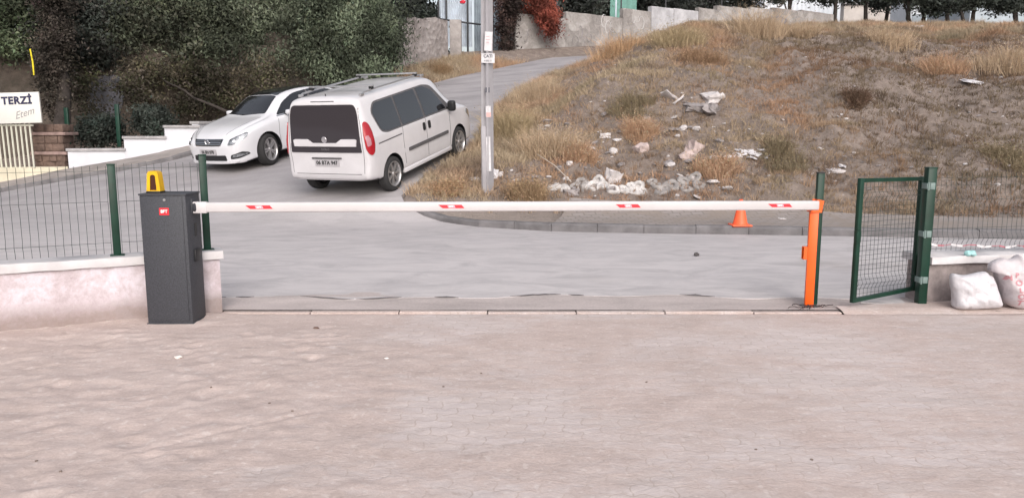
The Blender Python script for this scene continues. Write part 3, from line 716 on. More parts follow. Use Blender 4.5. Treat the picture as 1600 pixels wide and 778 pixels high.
def flat_sack(name, loc, outl, ref, k_, T_, m, label, seed):
    P = [((x - ref[0]) * k_, (ref[1] - y) * k_) for x, y in outl]
    Q = []                                        # smooth closed outline
    for i in range(len(P)):
        p0, p1, p2, p3 = P[i - 1], P[i], P[(i + 1) % len(P)], P[(i + 2) % len(P)]
        for j in range(5): Q.append(cr2(p0, p1, p2, p3, j / 5))
    n = len(Q); cx_ = sum(p[0] for p in Q) / n; cz_ = sum(p[1] for p in Q) / n; V = []; F = []; rings_ = [1, .985, .95, .9, .82, .74, .66, .58, .5, .42, .34, .26, .18, .1, .04]
    def wr(x, z):
        f = float(fbm(x * 9 + seed, z * 13 - x * 5, seed, 3)); g = 1 - abs(2 * float(fbm(x * 14 + z * 9 + seed * 2, z * 7 - x * 4, seed + 2, 2)) - .95); return .055 * (f - .5) + .038 * (g - .7)
    for sd_ in (-1, 1):
        for r_ in rings_:
            for x, z in Q:
                X = cx_ + (x - cx_) * r_; Z = cz_ + (z - cz_) * r_; y = T_ / 2 * (1 - r_ ** 3.2) ** .5 * (1.15 - .45 * max(0, Z) / (max(q[1] for q in Q)))
                V.append((X, sd_ * (y + (1 - r_ ** 6) * wr(X * (1 if sd_ < 0 else 1.3), Z)) , max(0, Z)))
    m_ = len(rings_) * n
    for h_ in (0, 1):
        for a_ in range(len(rings_) - 1):
            for i in range(n):
                q = (h_ * m_ + a_ * n + i, h_ * m_ + a_ * n + (i + 1) % n, h_ * m_ + (a_ + 1) * n + (i + 1) % n, h_ * m_ + (a_ + 1) * n + i); F.append(q)
        F.append(tuple(h_ * m_ + (len(rings_) - 1) * n + i for i in range(n)))
    bm = bmesh.new(); vs = [bm.verts.new(v) for v in V]
    for f in F: bm.faces.new([vs[i] for i in f])
    bmesh.ops.remove_doubles(bm, verts=bm.verts, dist=1e-4); bmesh.ops.recalc_face_normals(bm, faces=bm.faces)
    me = bpy.data.meshes.new(name); bm.to_mesh(me); bm.free(); o = link(name, me, m, None, 70); o.location = loc; return setp(o, label, 'sack')
def cr2(p0, p1, p2, p3, t): return tuple(.5 * ((2 * b) + (-a + c) * t + (2 * a - 5 * b + 4 * c - d) * t * t + (-a + 3 * b - 3 * c + d) * t ** 3) for a, b, c, d in zip(p0, p1, p2, p3))
s1 = flat_sack('sack', (4.10, 6.72, .018), [(232, 385), (243, 357), (290, 362), (345, 368), (420, 352), (490, 340), (522, 365), (548, 380), (575, 430), (600, 500), (625, 560), (632, 600), (600, 618), (500, 626), (390, 630), (282, 622), (268, 560), (255, 490), (238, 430)], (430, 628), .001157, .25, M_sack, 'plain white woven sack slumped on the ground, smaller of the two sacks', 4)
s2 = flat_sack('sack', (4.42, 6.74, .018), [(505, 325), (515, 290), (560, 262), (600, 250), (640, 262), (690, 250), (722, 225), (745, 262), (800, 280), (850, 262), (872, 330), (880, 430), (885, 540), (880, 610), (820, 640), (740, 640), (680, 618), (645, 585), (622, 500), (592, 430), (555, 368), (520, 355)], (680, 640), .001160, .30, M_sack2, 'tall white woven sack with red printed letters by the wall', 9)
bpy.context.view_layer.update()
def bvh_of(o, world=False):
    me = o.data; M = o.matrix_world if world else Matrix.Identity(4)
    return BVHTree.FromPolygons([M @ v.co for v in me.vertices], [p.vertices[:] for p in me.polygons])
bv = bvh_of(s2)
def wrap_text(name, s, size, m, parent, org, U, Vv, D, bold=0, off=.004):
    U, Vv, D = Vector(U).normalized(), Vector(Vv).normalized(), Vector(D).normalized()
    o = text(name, s, size, m, parent, Matrix.Identity(4), .0001, bold)
    me = o.data; bm = bmesh.new(); bm.from_mesh(me); bmesh.ops.subdivide_edges(bm, edges=[e for e in bm.edges if e.calc_length() > .01], cuts=2)
    bmesh.ops.triangulate(bm, faces=bm.faces)
    for v in bm.verts:
        q = Vector(org) + U * v.co.x + Vv * v.co.y; h = parent_bvh.ray_cast(q - D * 2, D)
        v.co = (h[0] if h[0] else q) - D * (off + v.co.z)
    bm.to_mesh(me); bm.free(); return o
parent_bvh = bv; M_rp = mat('faded red print', (.50, .24, .27), .6); M_gp = mat('faded green print', (.28, .34, .34), .6)
for chh, px_, py_, sz in (('P', 1575.3, 436, .058), ('O', 1577.7, 447.6, .066), ('L', 1580, 458.5, .058), ('O', 1582.2, 468.5, .066), ('T', 1583, 479, .066), ('M', 1563.8, 440, .06)):
    wrap_text('lettering', chh, sz, M_rp, s2, ((px_ - 1580) * .00566, 0, (491.7 - py_) * .00566), (1, 0, .08), (-.08, 0, 1), (0, 1, 0), .003)
mb = MB(); mb.prism([(-.03, -.045), (.02, -.05), (.03, .04), (-.02, .05)], 0, .001)
# ---- cone
c = Vector((3.50, 11.80, 0)); c.z = float(plane(c.x, c.y)) + .146
t = thing('traffic_cone', c, 'orange traffic cone standing on the far kerb', 'traffic cone')
M_cone = mat('fluorescent orange plastic', (.95, .13, .045), .5)
mb = MB(); mb.rbox((0, 0, .012), (.30, .30, .024), .010); mb.build('base', M_cone, t, 30)
mb = MB(); mb.lathe([(.118, .022), (.108, .045), (.075, .20), (.045, .335), (.028, .395), (.023, .405), (.016, .405)], 28); mb.build('cone', M_cone, t, 40)
# small litter on the yard
for px, py, s_, m_, lb_, ct in ((279, 563, .06, (.75, .70, .66), 'pale flat stone chip lying on the sand left of the cabinet foot', 'stone'), (604, 563, .035, (.80, .77, .75), 'tiny white pebble on the sandy paving near the middle', 'pebble'),
                             (494, 515, .05, (.16, .10, .08), 'small dark brown wood chip on the sandy paving', 'wood chip')):
    g = gnd(px, py, 3, 9); g.z = float(yard_z(np.array([g.x]), np.array([g.y]))[0])
    crumple('stone_chip' if ct != 'wood chip' else 'wood_chip', g, (s_, s_ * .7, s_ * .35), mat('litter', m_, .8), lb_, ct, int(px) % 13, .5)
g = gnd(1088, 403, 7, 13); crumple('dark_pebble', (g.x, g.y, .03), (.07, .06, .05), mat('dark clod', (.08, .07, .07), .9), 'dark pebble lying alone on the grey road', 'pebble', 5, .5)

M_clod = mat('dark clod earth', (.17, .13, .11), .9)
for i, (px, py) in enumerate(((421, 631), (457, 647), (693, 607), (95, 741), (57, 723), (1181, 705), (1268, 722), (752, 584), (1010, 598), (330, 612))):
    g = gnd(px, py, 3, 9); g.z = float(yard_z(np.array([g.x]), np.array([g.y]))[0])
    crumple('clod', g, (.015, .013, .009), M_clod, 'tiny dark clod lying on the sandy paving', 'clod', i + 2, .5, 'tiny dark clods on the yard')
# ------------------------------------------------------------------ cars
M_paint = mat('white car paint', (.64, .635, .665), .22, (1.2, .05), coat=.8)
M_paintv = mat('white van paint', (.61, .59, .61), .28, (1.6, .08), coat=.6)
M_glass = mat('dark car glass', (.012, .012, .015), .04, spec=.6); M_glass.node_tree.nodes['Principled BSDF'].inputs['IOR'].default_value = 1.9
M_tint = mat('tinted rear glass', (.036, .031, .036), .10, spec=.45)
M_trim = mat('grey black plastic', (.10, .095, .10), .6, (20, .2))
M_tyre = mat('tyre rubber', (.028, .027, .028), .85, (30, .3)); M_rim = mat('alloy', (.50, .49, .50), .32, metal=.75)
M_chrome = mat('chrome', (.75, .75, .78), .12, metal=1); M_seam = mat('panel gap', (.09, .085, .09), .7)
M_tail = mat('red tail lamp', (.34, .008, .016), .18, coat=.5); M_clear = mat('clear lamp', (.42, .20, .23), .15, coat=.6)
M_headl = mat('headlamp interior', (.30, .31, .33), .18, (18, .7), metal=.5, coat=1); M_bright = mat('lamp reflector', (.9, .9, .93), .1, metal=.6)
M_plate = mat('number plate', (.42, .40, .42), .5); M_ptxt = mat('plate black', (.02, .02, .02), .6)
def chaikin(P, n=2):
    for _ in range(n):
        Q = [P[0]]
        for a, b in zip(P[:-1], P[1:]):
            Q.append(tuple(a[i] * .75 + b[i] * .25 for i in range(3))); Q.append(tuple(a[i] * .25 + b[i] * .75 for i in range(3)))
        Q.append(P[-1]); P = Q
    return P
def cr(p0, p1, p2, p3, t):
    return tuple(.5 * ((2 * b) + (-a + c) * t + (2 * a - 5 * b + 4 * c - d) * t * t + (-a + 3 * b - 3 * c + d) * t ** 3) for a, b, c, d in zip(p0, p1, p2, p3))
def body_mesh(name, sections, mats, parent, arches, sub=3, arch_r=.35, y_in=.60, deform=None):
    S_ = [chaikin(s, 2) for s in sections]; rows = []
    for i in range(len(S_) - 1):
        a, b, c, d = S_[max(i - 1, 0)], S_[i], S_[i + 1], S_[min(i + 2, len(S_) - 1)]
        for k in range(sub):
            rows.append([cr(a[j], b[j], c[j], d[j], k / sub) for j in range(len(b))])
    rows.append(S_[-1])
    def shrink(row, f, dx):
        zc = (row[0][2] + row[-1][2]) / 2
        return [(p[0] + dx, p[1] * f, zc + (p[2] - zc) * f) for p in row]
    fr, ba = rows[-1], rows[0]
    rows = [shrink(ba, .02, -.02), shrink(ba, .45, -.018), shrink(ba, .8, -.012), shrink(ba, .93, -.006)] + rows + [shrink(fr, .93, .006), shrink(fr, .8, .012), shrink(fr, .45, .018), shrink(fr, .02, .02)]
    n = len(rows[0]); V = []; F = []
    for r in rows:
        ring = list(r) + [(p[0], -p[1], p[2]) for p in r[-2:0:-1]]
        V += [deform(*p) if deform else p for p in ring]
    m = 2 * n - 2
    for i in range(len(rows) - 1):
        for j in range(m): F.append((i * m + j, i * m + (j + 1) % m, (i + 1) * m + (j + 1) % m, (i + 1) * m + j))
    F.append(tuple(range(m))[::-1]); F.append(tuple(range((len(rows) - 1) * m, len(rows) * m)))
    bm = bmesh.new(); vs = [bm.verts.new(v) for v in V]
    for f in F: bm.faces.new([vs[i] for i in f])
    bmesh.ops.recalc_face_normals(bm, faces=bm.faces)
    me = bpy.data.meshes.new(name); bm.to_mesh(me); bm.free()
    o = link(name, me, mats, parent)
    for ax in arches:
        cm = MB()
        for sgn in (1, -1):
            cm.lathe([(0, 0), (arch_r, 0), (arch_r, .9), (0, .9)], 40, Matrix.Translation((ax, sgn * y_in, arch_r - .035)) @ Matrix.Rotation(R(-90) * sgn, 4, 'X'))
        c = cm.build('cut', mats[1], parent); bmc = bmesh.new(); bmc.from_mesh(c.data); bmesh.ops.remove_doubles(bmc, verts=bmc.verts, dist=1e-5); bmesh.ops.recalc_face_normals(bmc, faces=bmc.faces); bmc.to_mesh(c.data); bmc.free()
        md = o.modifiers.new('b', 'BOOLEAN'); md.operation = 'DIFFERENCE'; md.object = c; md.solver = 'EXACT'
        try: md.material_mode = 'TRANSFER'
        except Exception: pass
        bpy.context.view_layer.update()
        nm = bpy.data.meshes.new_from_object(o.evaluated_get(bpy.context.evaluated_depsgraph_get()))
        o.modifiers.clear(); nm.name = name; o.data = nm; bpy.data.objects.remove(c)
    me = o.data
    if len(me.materials) < 2:
        me.materials.clear(); [me.materials.append(q) for q in mats]
    # inner arch faces dark
    for p in me.polygons:
        c = p.center
        p.use_smooth = True
        for ax in arches:
            r = math.hypot(c.x - ax, c.z - (arch_r - .035))
            if r < arch_r + .004 and abs(c.y) < .905 and (abs(p.normal.y) < .5 and r > arch_r - .03 or abs(c.y) < y_in + .02): p.material_index = 1
        if c.z < .34 and p.normal.z < -.7: p.material_index = 1
    me.set_sharp_from_angle(angle=R(38)); return o
def rpoly(P, r=.04, n=4):
    out = []; N = len(P)
    for i in range(N):
        p = Vector(P[i][:2]); a = (Vector(P[i - 1][:2]) - p); b = (Vector(P[(i + 1) % N][:2]) - p)
        ri = P[i][2] if len(P[i]) > 2 else r; k = min(ri, a.length * .45, b.length * .45); a = p + a.normalized() * k; b = p + b.normalized() * k
        for j in range(n + 1):
            t = j / n; out.append(tuple(a * (1 - t) ** 2 + p * 2 * t * (1 - t) + b * t * t))
    return out
def patch(name, bv, poly, org, U, Vv, D, m, parent, off=.004, step=.05, depth=.012, smooth=60, flat=False):
    "a shaped piece laid on the body: plan polygon (u,v) cast along D on to the surface"
    U, Vv, D, org = Vector(U).normalized(), Vector(Vv).normalized(), Vector(D).normalized(), Vector(org)
    bm = bmesh.new(); bm.faces.new([bm.verts.new((x, y, 0)) for x, y in poly])
    for ax in (0, 1):
        cs = [p[ax] for p in poly]; k = math.floor(min(cs) / step) + 1
        while k * step < max(cs):
            co = [0, 0, 0]; co[ax] = k * step; no = [0, 0, 0]; no[ax] = 1
            bmesh.ops.bisect_plane(bm, geom=bm.verts[:] + bm.edges[:] + bm.faces[:], plane_co=co, plane_no=no, dist=1e-5); k += 1
    bmesh.ops.triangulate(bm, faces=bm.faces)
    hits = {}; last = None
    for v in bm.verts:
        q = org + U * v.co.x + Vv * v.co.y; h = bv.ray_cast(q, D); hits[v] = (h[3] if h[0] else None)
    ok = [x for x in hits.values() if x is not None]; mn = sum(ok) / max(1, len(ok)) if ok else 1
    for v in bm.verts:
        d = hits[v] if hits[v] is not None else mn
        if flat: d = min(ok)
        v.co = org + U * v.co.x + Vv * v.co.y + D * (d - off)
    be = [e for e in bm.edges if len(e.link_faces) == 1]
    r = bmesh.ops.extrude_edge_only(bm, edges=be)
    for v in [g for g in r['geom'] if isinstance(g, bmesh.types.BMVert)]: v.co += D * depth
    bmesh.ops.recalc_face_normals(bm, faces=bm.faces)
    f0 = max(bm.faces, key=lambda f: abs(f.normal.dot(D)) * f.calc_area())
    if f0.normal.dot(D) > 0: bmesh.ops.reverse_faces(bm, faces=bm.faces)
    me = bpy.data.meshes.new(name); bm.to_mesh(me); bm.free(); return link(name, me, m, parent, smooth)
def strip(pts, w_):
    "polygon of a thin strip round a 2-D polyline"
    a = offset(pts, w_ / 2); b = offset(pts, -w_ / 2); return a + b[::-1]
def side(bv, s): return dict(bv=bv, org=(0, s * 2, 0), U=(1, 0, 0), Vv=(0, 0, 1), D=(0, -s, 0))
def wheel(parent, x, y, r, wd, sgn, spokes, mrim, steer=0, rr=.66):
    "tyre (part) with its rim (sub-part); sgn = outward side"
    MW = Matrix.Translation((x, y, r)) @ Matrix.Rotation(steer, 4, 'Z') @ Matrix.Rotation(R(-90) * sgn, 4, 'X')
    h = wd / 2; ri = r * rr; mb = MB()
    mb.lathe([(ri, -h), (r - .03, -h), (r - .006, -h + .02), (r, -h + .045), (r, h - .045), (r - .006, h - .02), (r - .03, h), (ri + .012, h), (ri, h - .012), (ri, -h)], 44, MW)
    t_ = mb.build('wheel', M_tyre, parent, 30)
    mb = MB(); mb.lathe([(0, h - .06), (ri * .93, h - .075), (ri * .93, -h)], 44, MW, 1)
    mb.lathe([(ri * .90, h - .02), (ri + .004, h - .008), (ri + .006, h + .001), (ri * .97, h + .002), (ri * .92, h - .018), (ri * .90, h - .075)], 44, MW)
    mb.lathe([(0, h - .018), (ri * .15, h - .016), (ri * .2, h - .03), (ri * .22, h - .06)], 20, MW)
    for k in range(spokes[0]):
        a = 2 * math.pi * k / spokes[0]
        for da in ((-spokes[2], spokes[2]) if spokes[2] else (0,)):
            M2 = MW @ Matrix.Rotation(a, 4, 'Z'); w0 = spokes[1]
            p = [(ri * .14, -w0 * .7 + da * .3), (ri * .93, -w0 + da), (ri * .93, w0 + da), (ri * .14, w0 * .7 + da * .3)]
            mb.prism(p, h - .055, h - .022, M2)
    mb.build('rim', [mrim, M_trim], t_, 30); return t_
# ---- white van
def van_sections():
    X = [-2.10, -2.075, -2.00, -1.88, -1.5, -.9, -.2, .35, .72, .95, 1.2, 1.45, 1.75, 2.02, 2.17, 2.26, 2.30]
    T = lambda xs, ys, x: float(np.interp(x, xs, ys))
    out = []
    for x in X:
        w_ = T([-2.10, -2.075, -2.0, -1.88, -1.5, 1.2, 1.75, 2.02, 2.17, 2.26, 2.30], [.83, .87, .90, .912, .915, .915, .895, .85, .77, .66, .52], x)
        zb = T([-2.1, -1.9, -1.5, 1.7, 2.1, 2.3], [.36, .33, .26, .26, .24, .28], x)
        zt = T([-2.10, -2.075, -2.0, -1.88, -1.5, -.2, .35, .72, .95, 1.2, 1.45, 1.75, 2.02, 2.17, 2.26, 2.30], [1.745, 1.775, 1.80, 1.81, 1.815, 1.825, 1.82, 1.775, 1.66, 1.44, 1.19, 1.10, 1.01, .92, .80, .66], x)
        zbl = T([-2.1, -1.5, .3, 1.2, 1.45, 1.75, 2.02, 2.17, 2.26, 2.3], [1.10, 1.10, 1.07, 1.03, 1.02, .98, .90, .80, .68, .55], x); zbl = min(zbl, zt - .08)
        wr = T([-2.1, -2.0, -1.5, .5, .95, 1.2, 1.45, 1.75, 2.02, 2.3], [.69, .715, .72, .68, .66, .67, .72, .74, .70, .42], x)
        zre = zt - (.075 if x < 1.3 else .05)
        out.append([(x, 0, zb), (x, w_ * .8, zb), (x, w_ * .965, zb + .02), (x, w_ * .985, zb + .16), (x, w_, max(zb + .25, zbl - .35)), (x, w_ * .992, zbl - .04), (x, w_ * .975, zbl + .02),
                    (x, (w_ * .96 + wr) / 2 + .02, (zbl + zre) / 2 + .03), (x, wr + .025, zre - .03), (x, wr - .03, zre + .035), (x, wr * .6, zt - .008), (x, 0, zt)])
    return out
def van_def(x, y, z):
    k = float(sst(-1.75, -2.10, x)); x += k * (.13 * max(0, z - .95) ** 1.25 + .02 * (1 if z < .4 else 0)) 
    k2 = float(sst(-1.9, -2.10, x - .0)); x -= k2 * .03 * math.exp(-((z - .48) / .14) ** 2)
    return (x, y, z)
vc = Vector((-2.44, 15.95)); psi = R(23.2)
hd = Vector((math.sin(psi), math.cos(psi))); rt = Vector((math.cos(psi), -math.sin(psi)))
def car_pose(c, hd, wb):
    f = c + hd * wb / 2; r = c - hd * wb / 2; zf = float(H([f.x], [f.y], False)[0]) + .022; zr = float(H([r.x], [r.y], False)[0]) + .022
    return Vector((c.x, c.y, (zf + zr) / 2)), math.atan2(zf - zr, wb)
loc, pit = car_pose(vc, hd, 2.755)
van = thing('parked_van', loc, 'white panel-sided family van with roof rails, rear towards the barrier', 'van')
van.scale = (.985, 1, 1.015); van.rotation_euler = (0, -pit, math.atan2(hd.y, hd.x))
bd = body_mesh('body', van_sections(), [M_paintv, M_dark], van, (-1.3775, 1.3775), arch_r=.365, deform=van_def)
bv = bvh_of(bd)
rear = dict(bv=bv, org=(-4, 0, 0), U=(0, -1, 0), Vv=(0, 0, 1), D=(1, 0, 0))   # u grows to the van's right
# tailgate: dark glass area, white handle bar, dark band
patch('rear_window', poly=rpoly([(-.745, 1.02, .02), (.745, 1.02, .02), (.72, 1.50, .05), (.675, 1.68, .10), (-.675, 1.68, .10), (-.72, 1.50, .05)]), m=M_tint, parent=van, off=.006, **rear)
patch('tailgate_band', poly=rpoly([(-.755, .865, .02), (.755, .865, .02), (.745, 1.03, .01), (-.745, 1.03, .01)]), m=M_tint, parent=van, off=.010, **rear)
patch('handle_bar', poly=[(-.66, .975), (.66, .975), (.675, 1.085), (.635, 1.10), (.36, 1.10), (.25, 1.035), (-.25, 1.035), (-.36, 1.10), (-.635, 1.10), (-.675, 1.085)], m=M_paintv, parent=van, off=.024, depth=.02, **rear)
for s in (-1, 1):
    patch('seam', poly=strip([(s * .765, .50), (s * .785, .85), (s * .77, 1.25), (s * .73, 1.62)], .008), m=M_seam, parent=van, off=.002, depth=.004, **rear)
patch('seam', poly=strip([(-.70, .485), (.70, .485)], .009), m=M_seam, parent=van, off=.002, depth=.004, **rear)
patch('bumper_skirt', poly=rpoly([(-.86, .30), (.86, .30), (.86, .385), (-.86, .385)], .01), m=M_trim, parent=van, off=.008, **rear)
pl = patch('number_plate', poly=rpoly([(-.26, .625), (.26, .625), (.26, .745), (-.26, .745)], .008), m=M_plate, parent=van, off=.014, flat=True, **rear)
patch('plate_recess', poly=rpoly([(-.33, .61), (.33, .61), (.33, .775), (-.33, .775)], .03), m=M_seam, parent=van, off=.003, **rear).data.materials[0] = M_paintv
patch('plate_lamp', poly=rpoly([(-.32, .752), (.32, .752), (.32, .778), (-.32, .778)], .01), m=M_seam, parent=van, off=.02, **rear)
parent_bvh = bv
wrap_text('lettering', '06 BTA 947', .094, M_ptxt, pl, (-2.6, 0, .685), (0, -1, 0), (0, 0, 1), (1, 0, 0), .003, .024)
fb = MB(); fb.box((0, 0, 0), (.001, .001, .001))
mb = MB(); mb.lathe([(0, .0), (.052, .0), (.055, .006), (.048, .012), (.043, .009), (0, .010)], 28, Matrix.Translation((-2.115, 0, 1.09)) @ Matrix.Rotation(R(-90), 4, 'Y'))
em = mb.build('badge', mat('badge silver', (.45, .43, .45), .3, metal=.6), van, 30)
wrap_text('lettering', 'DOBLO', .05, mat('dull chrome letters', (.20, .19, .20), .3, metal=.6), van, (-2.6, 0, .92), (0, -1, 0), (0, 0, 1), (1, 0, 0), .001, .013).name = 'model_lettering'
mb = MB(); mb.tube([(-2.05, 0, 1.60), (-2.06, 0, 1.68)], .012, 6); 
# tail lamps wrap the corner
for s in (-1, 1):
    D = Vector((.62, -s * .78, 0)).normalized(); U = Vector((-D.y, D.x, 0)) * 1; 
    org = Vector((-1.99, s * .86, 0)) - D * 1.2
    sg = 1 if U.dot(Vector((-1, 0, 0))) > 0 else -1   # towards the rear edge
    P = [(-.105, .98), (-.09, 1.20), (-.04, 1.34), (.03, 1.39), (.085, 1.365), (.105, 1.15), (.10, .92), (.055, .83), (-.02, .80), (-.075, .85)]
    tl = patch('tail_lamp', bv, rpoly([(x * sg, z) for x, z in P], .05), org, U, (0, 0, 1), D, M_tail, van, .016, .04, .02)
    patch('lens', bv, rpoly([(x * sg, z) for x, z in [(-.02, .98), (.07, .96), (.085, 1.14), (.02, 1.16), (-.02, 1.08)]], .03), org, U, (0, 0, 1), D, M_clear, tl, .020, .04, .008)
M_win = M_glass
for s in (-1, 1):
    sd_ = side(bv, s)
    patch('window_trim', poly=rpoly([(-1.76, 1.50, .08), (-1.62, 1.13, .10), (-1.42, 1.085, .05), (1.16, 1.075, .04), (1.12, 1.14, .04), (.62, 1.62, .12), (.30, 1.675, .06), (-1.60, 1.66, .10)], .05), m=M_trim, parent=van, off=.003, **sd_)
    for P in ([(-1.72, 1.49, .07), (-1.60, 1.16, .08), (-1.40, 1.115, .04), (-.93, 1.112, .02), (-.95, 1.635, .02), (-1.58, 1.63, .08)],
              [(-.87, 1.112, .02), (-.05, 1.11, .02), (-.10, 1.645, .02), (-.89, 1.635, .02)],
              [(.03, 1.11, .02), (.93, 1.11, .03), (.60, 1.52, .10), (.30, 1.645, .08), (-.02, 1.65, .02)]):
        patch('side_window', poly=rpoly(P), m=M_win, parent=van, off=.008, depth=.006, **sd_)
    patch('seam', poly=strip([(-.91, .40), (-.93, .8), (-.90, 1.08)], .010), m=M_seam, parent=van, off=.002, depth=.004, **sd_)
    patch('seam', poly=strip([(-.01, .36), (-.02, .8), (-.01, 1.08)], .010), m=M_seam, parent=van, off=.002, depth=.004, **sd_)
    patch('seam', poly=strip([(.93, .36), (.98, .6), (1.00, .95), (1.04, 1.06)], .010), m=M_seam, parent=van, off=.002, depth=.004, **sd_)
    patch('door_rail', poly=strip([(-1.78, .955), (-.95, .965)], .022), m=M_seam, parent=van, off=.002, depth=.004, **sd_)
    patch('rub_strip', poly=rpoly([(-.78, .605), (.86, .605), (.86, .67), (-.78, .67)], .02), m=M_trim, parent=van, off=.018, depth=.016, **sd_)
    patch('rub_strip', poly=rpoly([(-.92, .60), (-.98, .60), (-.98, .685), (-.92, .685)], .01), m=M_paintv, parent=van, off=.003, depth=.016, **sd_)
    for xh in (-.11, .10):
        patch('door_handle', poly=rpoly([(xh - .045, .86), (xh + .045, .86), (xh + .045, 1.01), (xh - .045, 1.01)], .04), m=M_dark, parent=van, off=.018, depth=.016, **sd_)
    mb = MB(); mb.rbox((0, s * .865, .275), (2.0, .07, .085), .02); mb.build('sill', M_paintv, van, 30)
    mb = MB(); mb.rbox((.98, s * 1.00, 1.14), (.13, .16, .21), .045, seg=3); mb.rbox((.99, s * .91, 1.10), (.06, .09, .05), .01); mb.build('mirror', M_dark, van, 40)
    # roof rail
    mb = MB(); mb.tube([(-1.78, s * .655, 1.79), (-1.66, s * .655, 1.83), (-1.2, s * .65, 1.845), (.2, s * .645, 1.855), (.42, s * .65, 1.84), (.55, s * .655, 1.80)], [.012, .018, .018, .018, .018, .012], 8)
    mb.rbox((-1.72, s * .655, 1.805), (.12, .04, .05), .01); mb.rbox((.48, s * .655, 1.82), (.12, .04, .05), .01)
    mb.build('roof_rail', M_rim, van, 40)
    for xb in (-1.38, .22):
        mb = MB(); mb.rbox((xb, s * .65, 1.87), (.075, .07, .055), .012); mb.build('rail_clamp', M_dark, van, 30)
    # head lamp
    D = Vector((-.75, -s * .66, 0)).normalized(); U = Vector((-D.y, D.x, 0)); sg = 1 if U.dot(Vector((1, 0, 0))) > 0 else -1; org = Vector((2.05, s * .75, 0)) - D * 1.2
    patch('head_lamp', bv, rpoly([(x * sg, z) for x, z in [(-.25, .86), (-.22, .95), (.10, .80), (.14, .70), (-.02, .68)]], .04), org, U, (0, 0, 1), D, M_headl, van, .008, .05)
for xb in (-1.38, .22):
    mb = MB(); mb.rbox((xb, 0, 1.905), (.065, 1.40, .026), .01); mb.build('cross_bar', M_rim, van, 30)
top = dict(bv=bv, org=(0, 0, 4), U=(1, 0, 0), Vv=(0, 1, 0), D=(0, 0, -1))
patch('windscreen', poly=rpoly([(.78, -.58), (1.40, -.66), (1.46, 0), (1.40, .66), (.78, .58), (.76, 0)], .06), m=M_glass, parent=van, off=.005, **top)
mb = MB(); mb.rbox((-1.955, 0, 1.735), (.11, .5, .014), .005); mb.tube([(-1.86, .0, 1.79), (-1.88, 0, 1.85)], .008, 6); mb.build('antenna', M_dark, van, 30)
fa = patch('bonnet_front', bv, rpoly([(-.52, .45), (.52, .45), (.50, .62), (-.50, .62)], .05), (4, 0, 0), (0, 1, 0), (0, 0, 1), (-1, 0, 0), M_trim, van, .006); fa.name = 'front_grille'
for x in (-1.3775, 1.3775):
    for s in (-1, 1): wheel(van, x, s * .805, .318, .195, s, (7, .021, 0), M_rim, rr=.70)
# ---- white saloon, nose towards the barrier
def sal_sections():
    X = [-2.53, -2.50, -2.42, -2.25, -1.95, -1.6, -1.1, -.5, 0, .35, .65, .95, 1.15, 1.5, 1.8, 2.02, 2.15, 2.23, 2.27]
    T = lambda xs, ys, x: float(np.interp(x, xs, ys)); out = []
    for x in X:
        w_ = T([-2.53, -2.50, -2.42, -2.25, -1.95, -1.1, .6, 1.15, 1.5, 1.8, 2.02, 2.15, 2.23, 2.27], [.62, .74, .83, .885, .91, .927, .927, .925, .92, .905, .86, .80, .73, .62], x)
        zb = T([-2.53, -1.9, -1.5, 1.7, 2.1, 2.27], [.36, .30, .20, .20, .17, .20], x)
        zt = T([-2.53, -2.50, -2.42, -2.25, -1.95, -1.6, -1.1, -.5, 0, .35, .65, .95, 1.15, 1.5, 1.8, 2.02, 2.15, 2.23, 2.27], [.88, .95, 1.0, 1.03, 1.06, 1.17, 1.325, 1.405, 1.415, 1.375, 1.26, 1.10, 1.005, .955, .905, .845, .79, .72, .62], x)
        zbl = T([-2.53, -2.25, -1.6, 0, .65, 1.15, 1.5, 1.8, 2.02, 2.15, 2.23, 2.27], [.78, .93, .97, .95, .93, .90, .86, .80, .73, .67, .62, .54], x); zbl = min(zbl, zt - .05)
        wr = T([-2.53, -2.25, -1.95, -1.6, -1.1, 0, .35, .65, .95, 1.15, 1.5, 1.8, 2.02, 2.27], [.55, .72, .70, .62, .56, .56, .57, .59, .63, .70, .72, .70, .64, .42], x)
        gh = -1.95 < x < 1.05
        zre = zt - (.06 if gh else .03)
        out.append([(x, 0, zb), (x, w_ * .8, zb), (x, w_ * .955, zb + .02), (x, w_ * .975, zb + .14), (x, w_, (zb + zbl) / 2 + .06), (x, w_ * .992, zbl - .05), (x, w_ * .965, zbl + .01 if gh else zbl - .005),
                    (x, (w_ * .93 + wr) / 2 + (.02 if gh else .04), (zbl + zre) / 2 + .02), (x, wr + .02, zre - .02), (x, wr - .04, zre + .025), (x, wr * .55, zt - .004), (x, 0, zt)])
    return out
def sal_def(x, y, z):
    k = float(sst(1.7, 2.27, x)); x += k * (-.05 * max(0, z - .62) / .2 - .06 * (y / .8) ** 2)
    return (x, y, z)
sc = Vector((-5.52, 19.20)); ps2 = R(30.0); hd2 = Vector((-math.sin(ps2), -math.cos(ps2)))
loc, pit = car_pose(sc, hd2, 2.71)
sal = thing('parked_car', loc, 'white saloon car with dark glass roof facing the camera beside the van', 'car')
sal.scale = (1, 1, 1.06); sal.rotation_euler = (0, -pit, math.atan2(hd2.y, hd2.x))
bd = body_mesh('body', sal_sections(), [M_paint, M_dark], sal, (-1.355, 1.355), arch_r=.372, deform=sal_def)
bv = bvh_of(bd); parent_bvh = bv
fr = dict(bv=bv, org=(4, 0, 0), U=(0, 1, 0), Vv=(0, 0, 1), D=(-1, 0, 0)); top = dict(bv=bv, org=(0, 0, 4), U=(1, 0, 0), Vv=(0, 1, 0), D=(0, 0, -1))
ch = patch('grille_surround', poly=rpoly([(-.47, .715, .03), (-.41, .575, .04), (.41, .575, .04), (.47, .715, .03)]), m=M_chrome, parent=sal, off=.004, **fr)
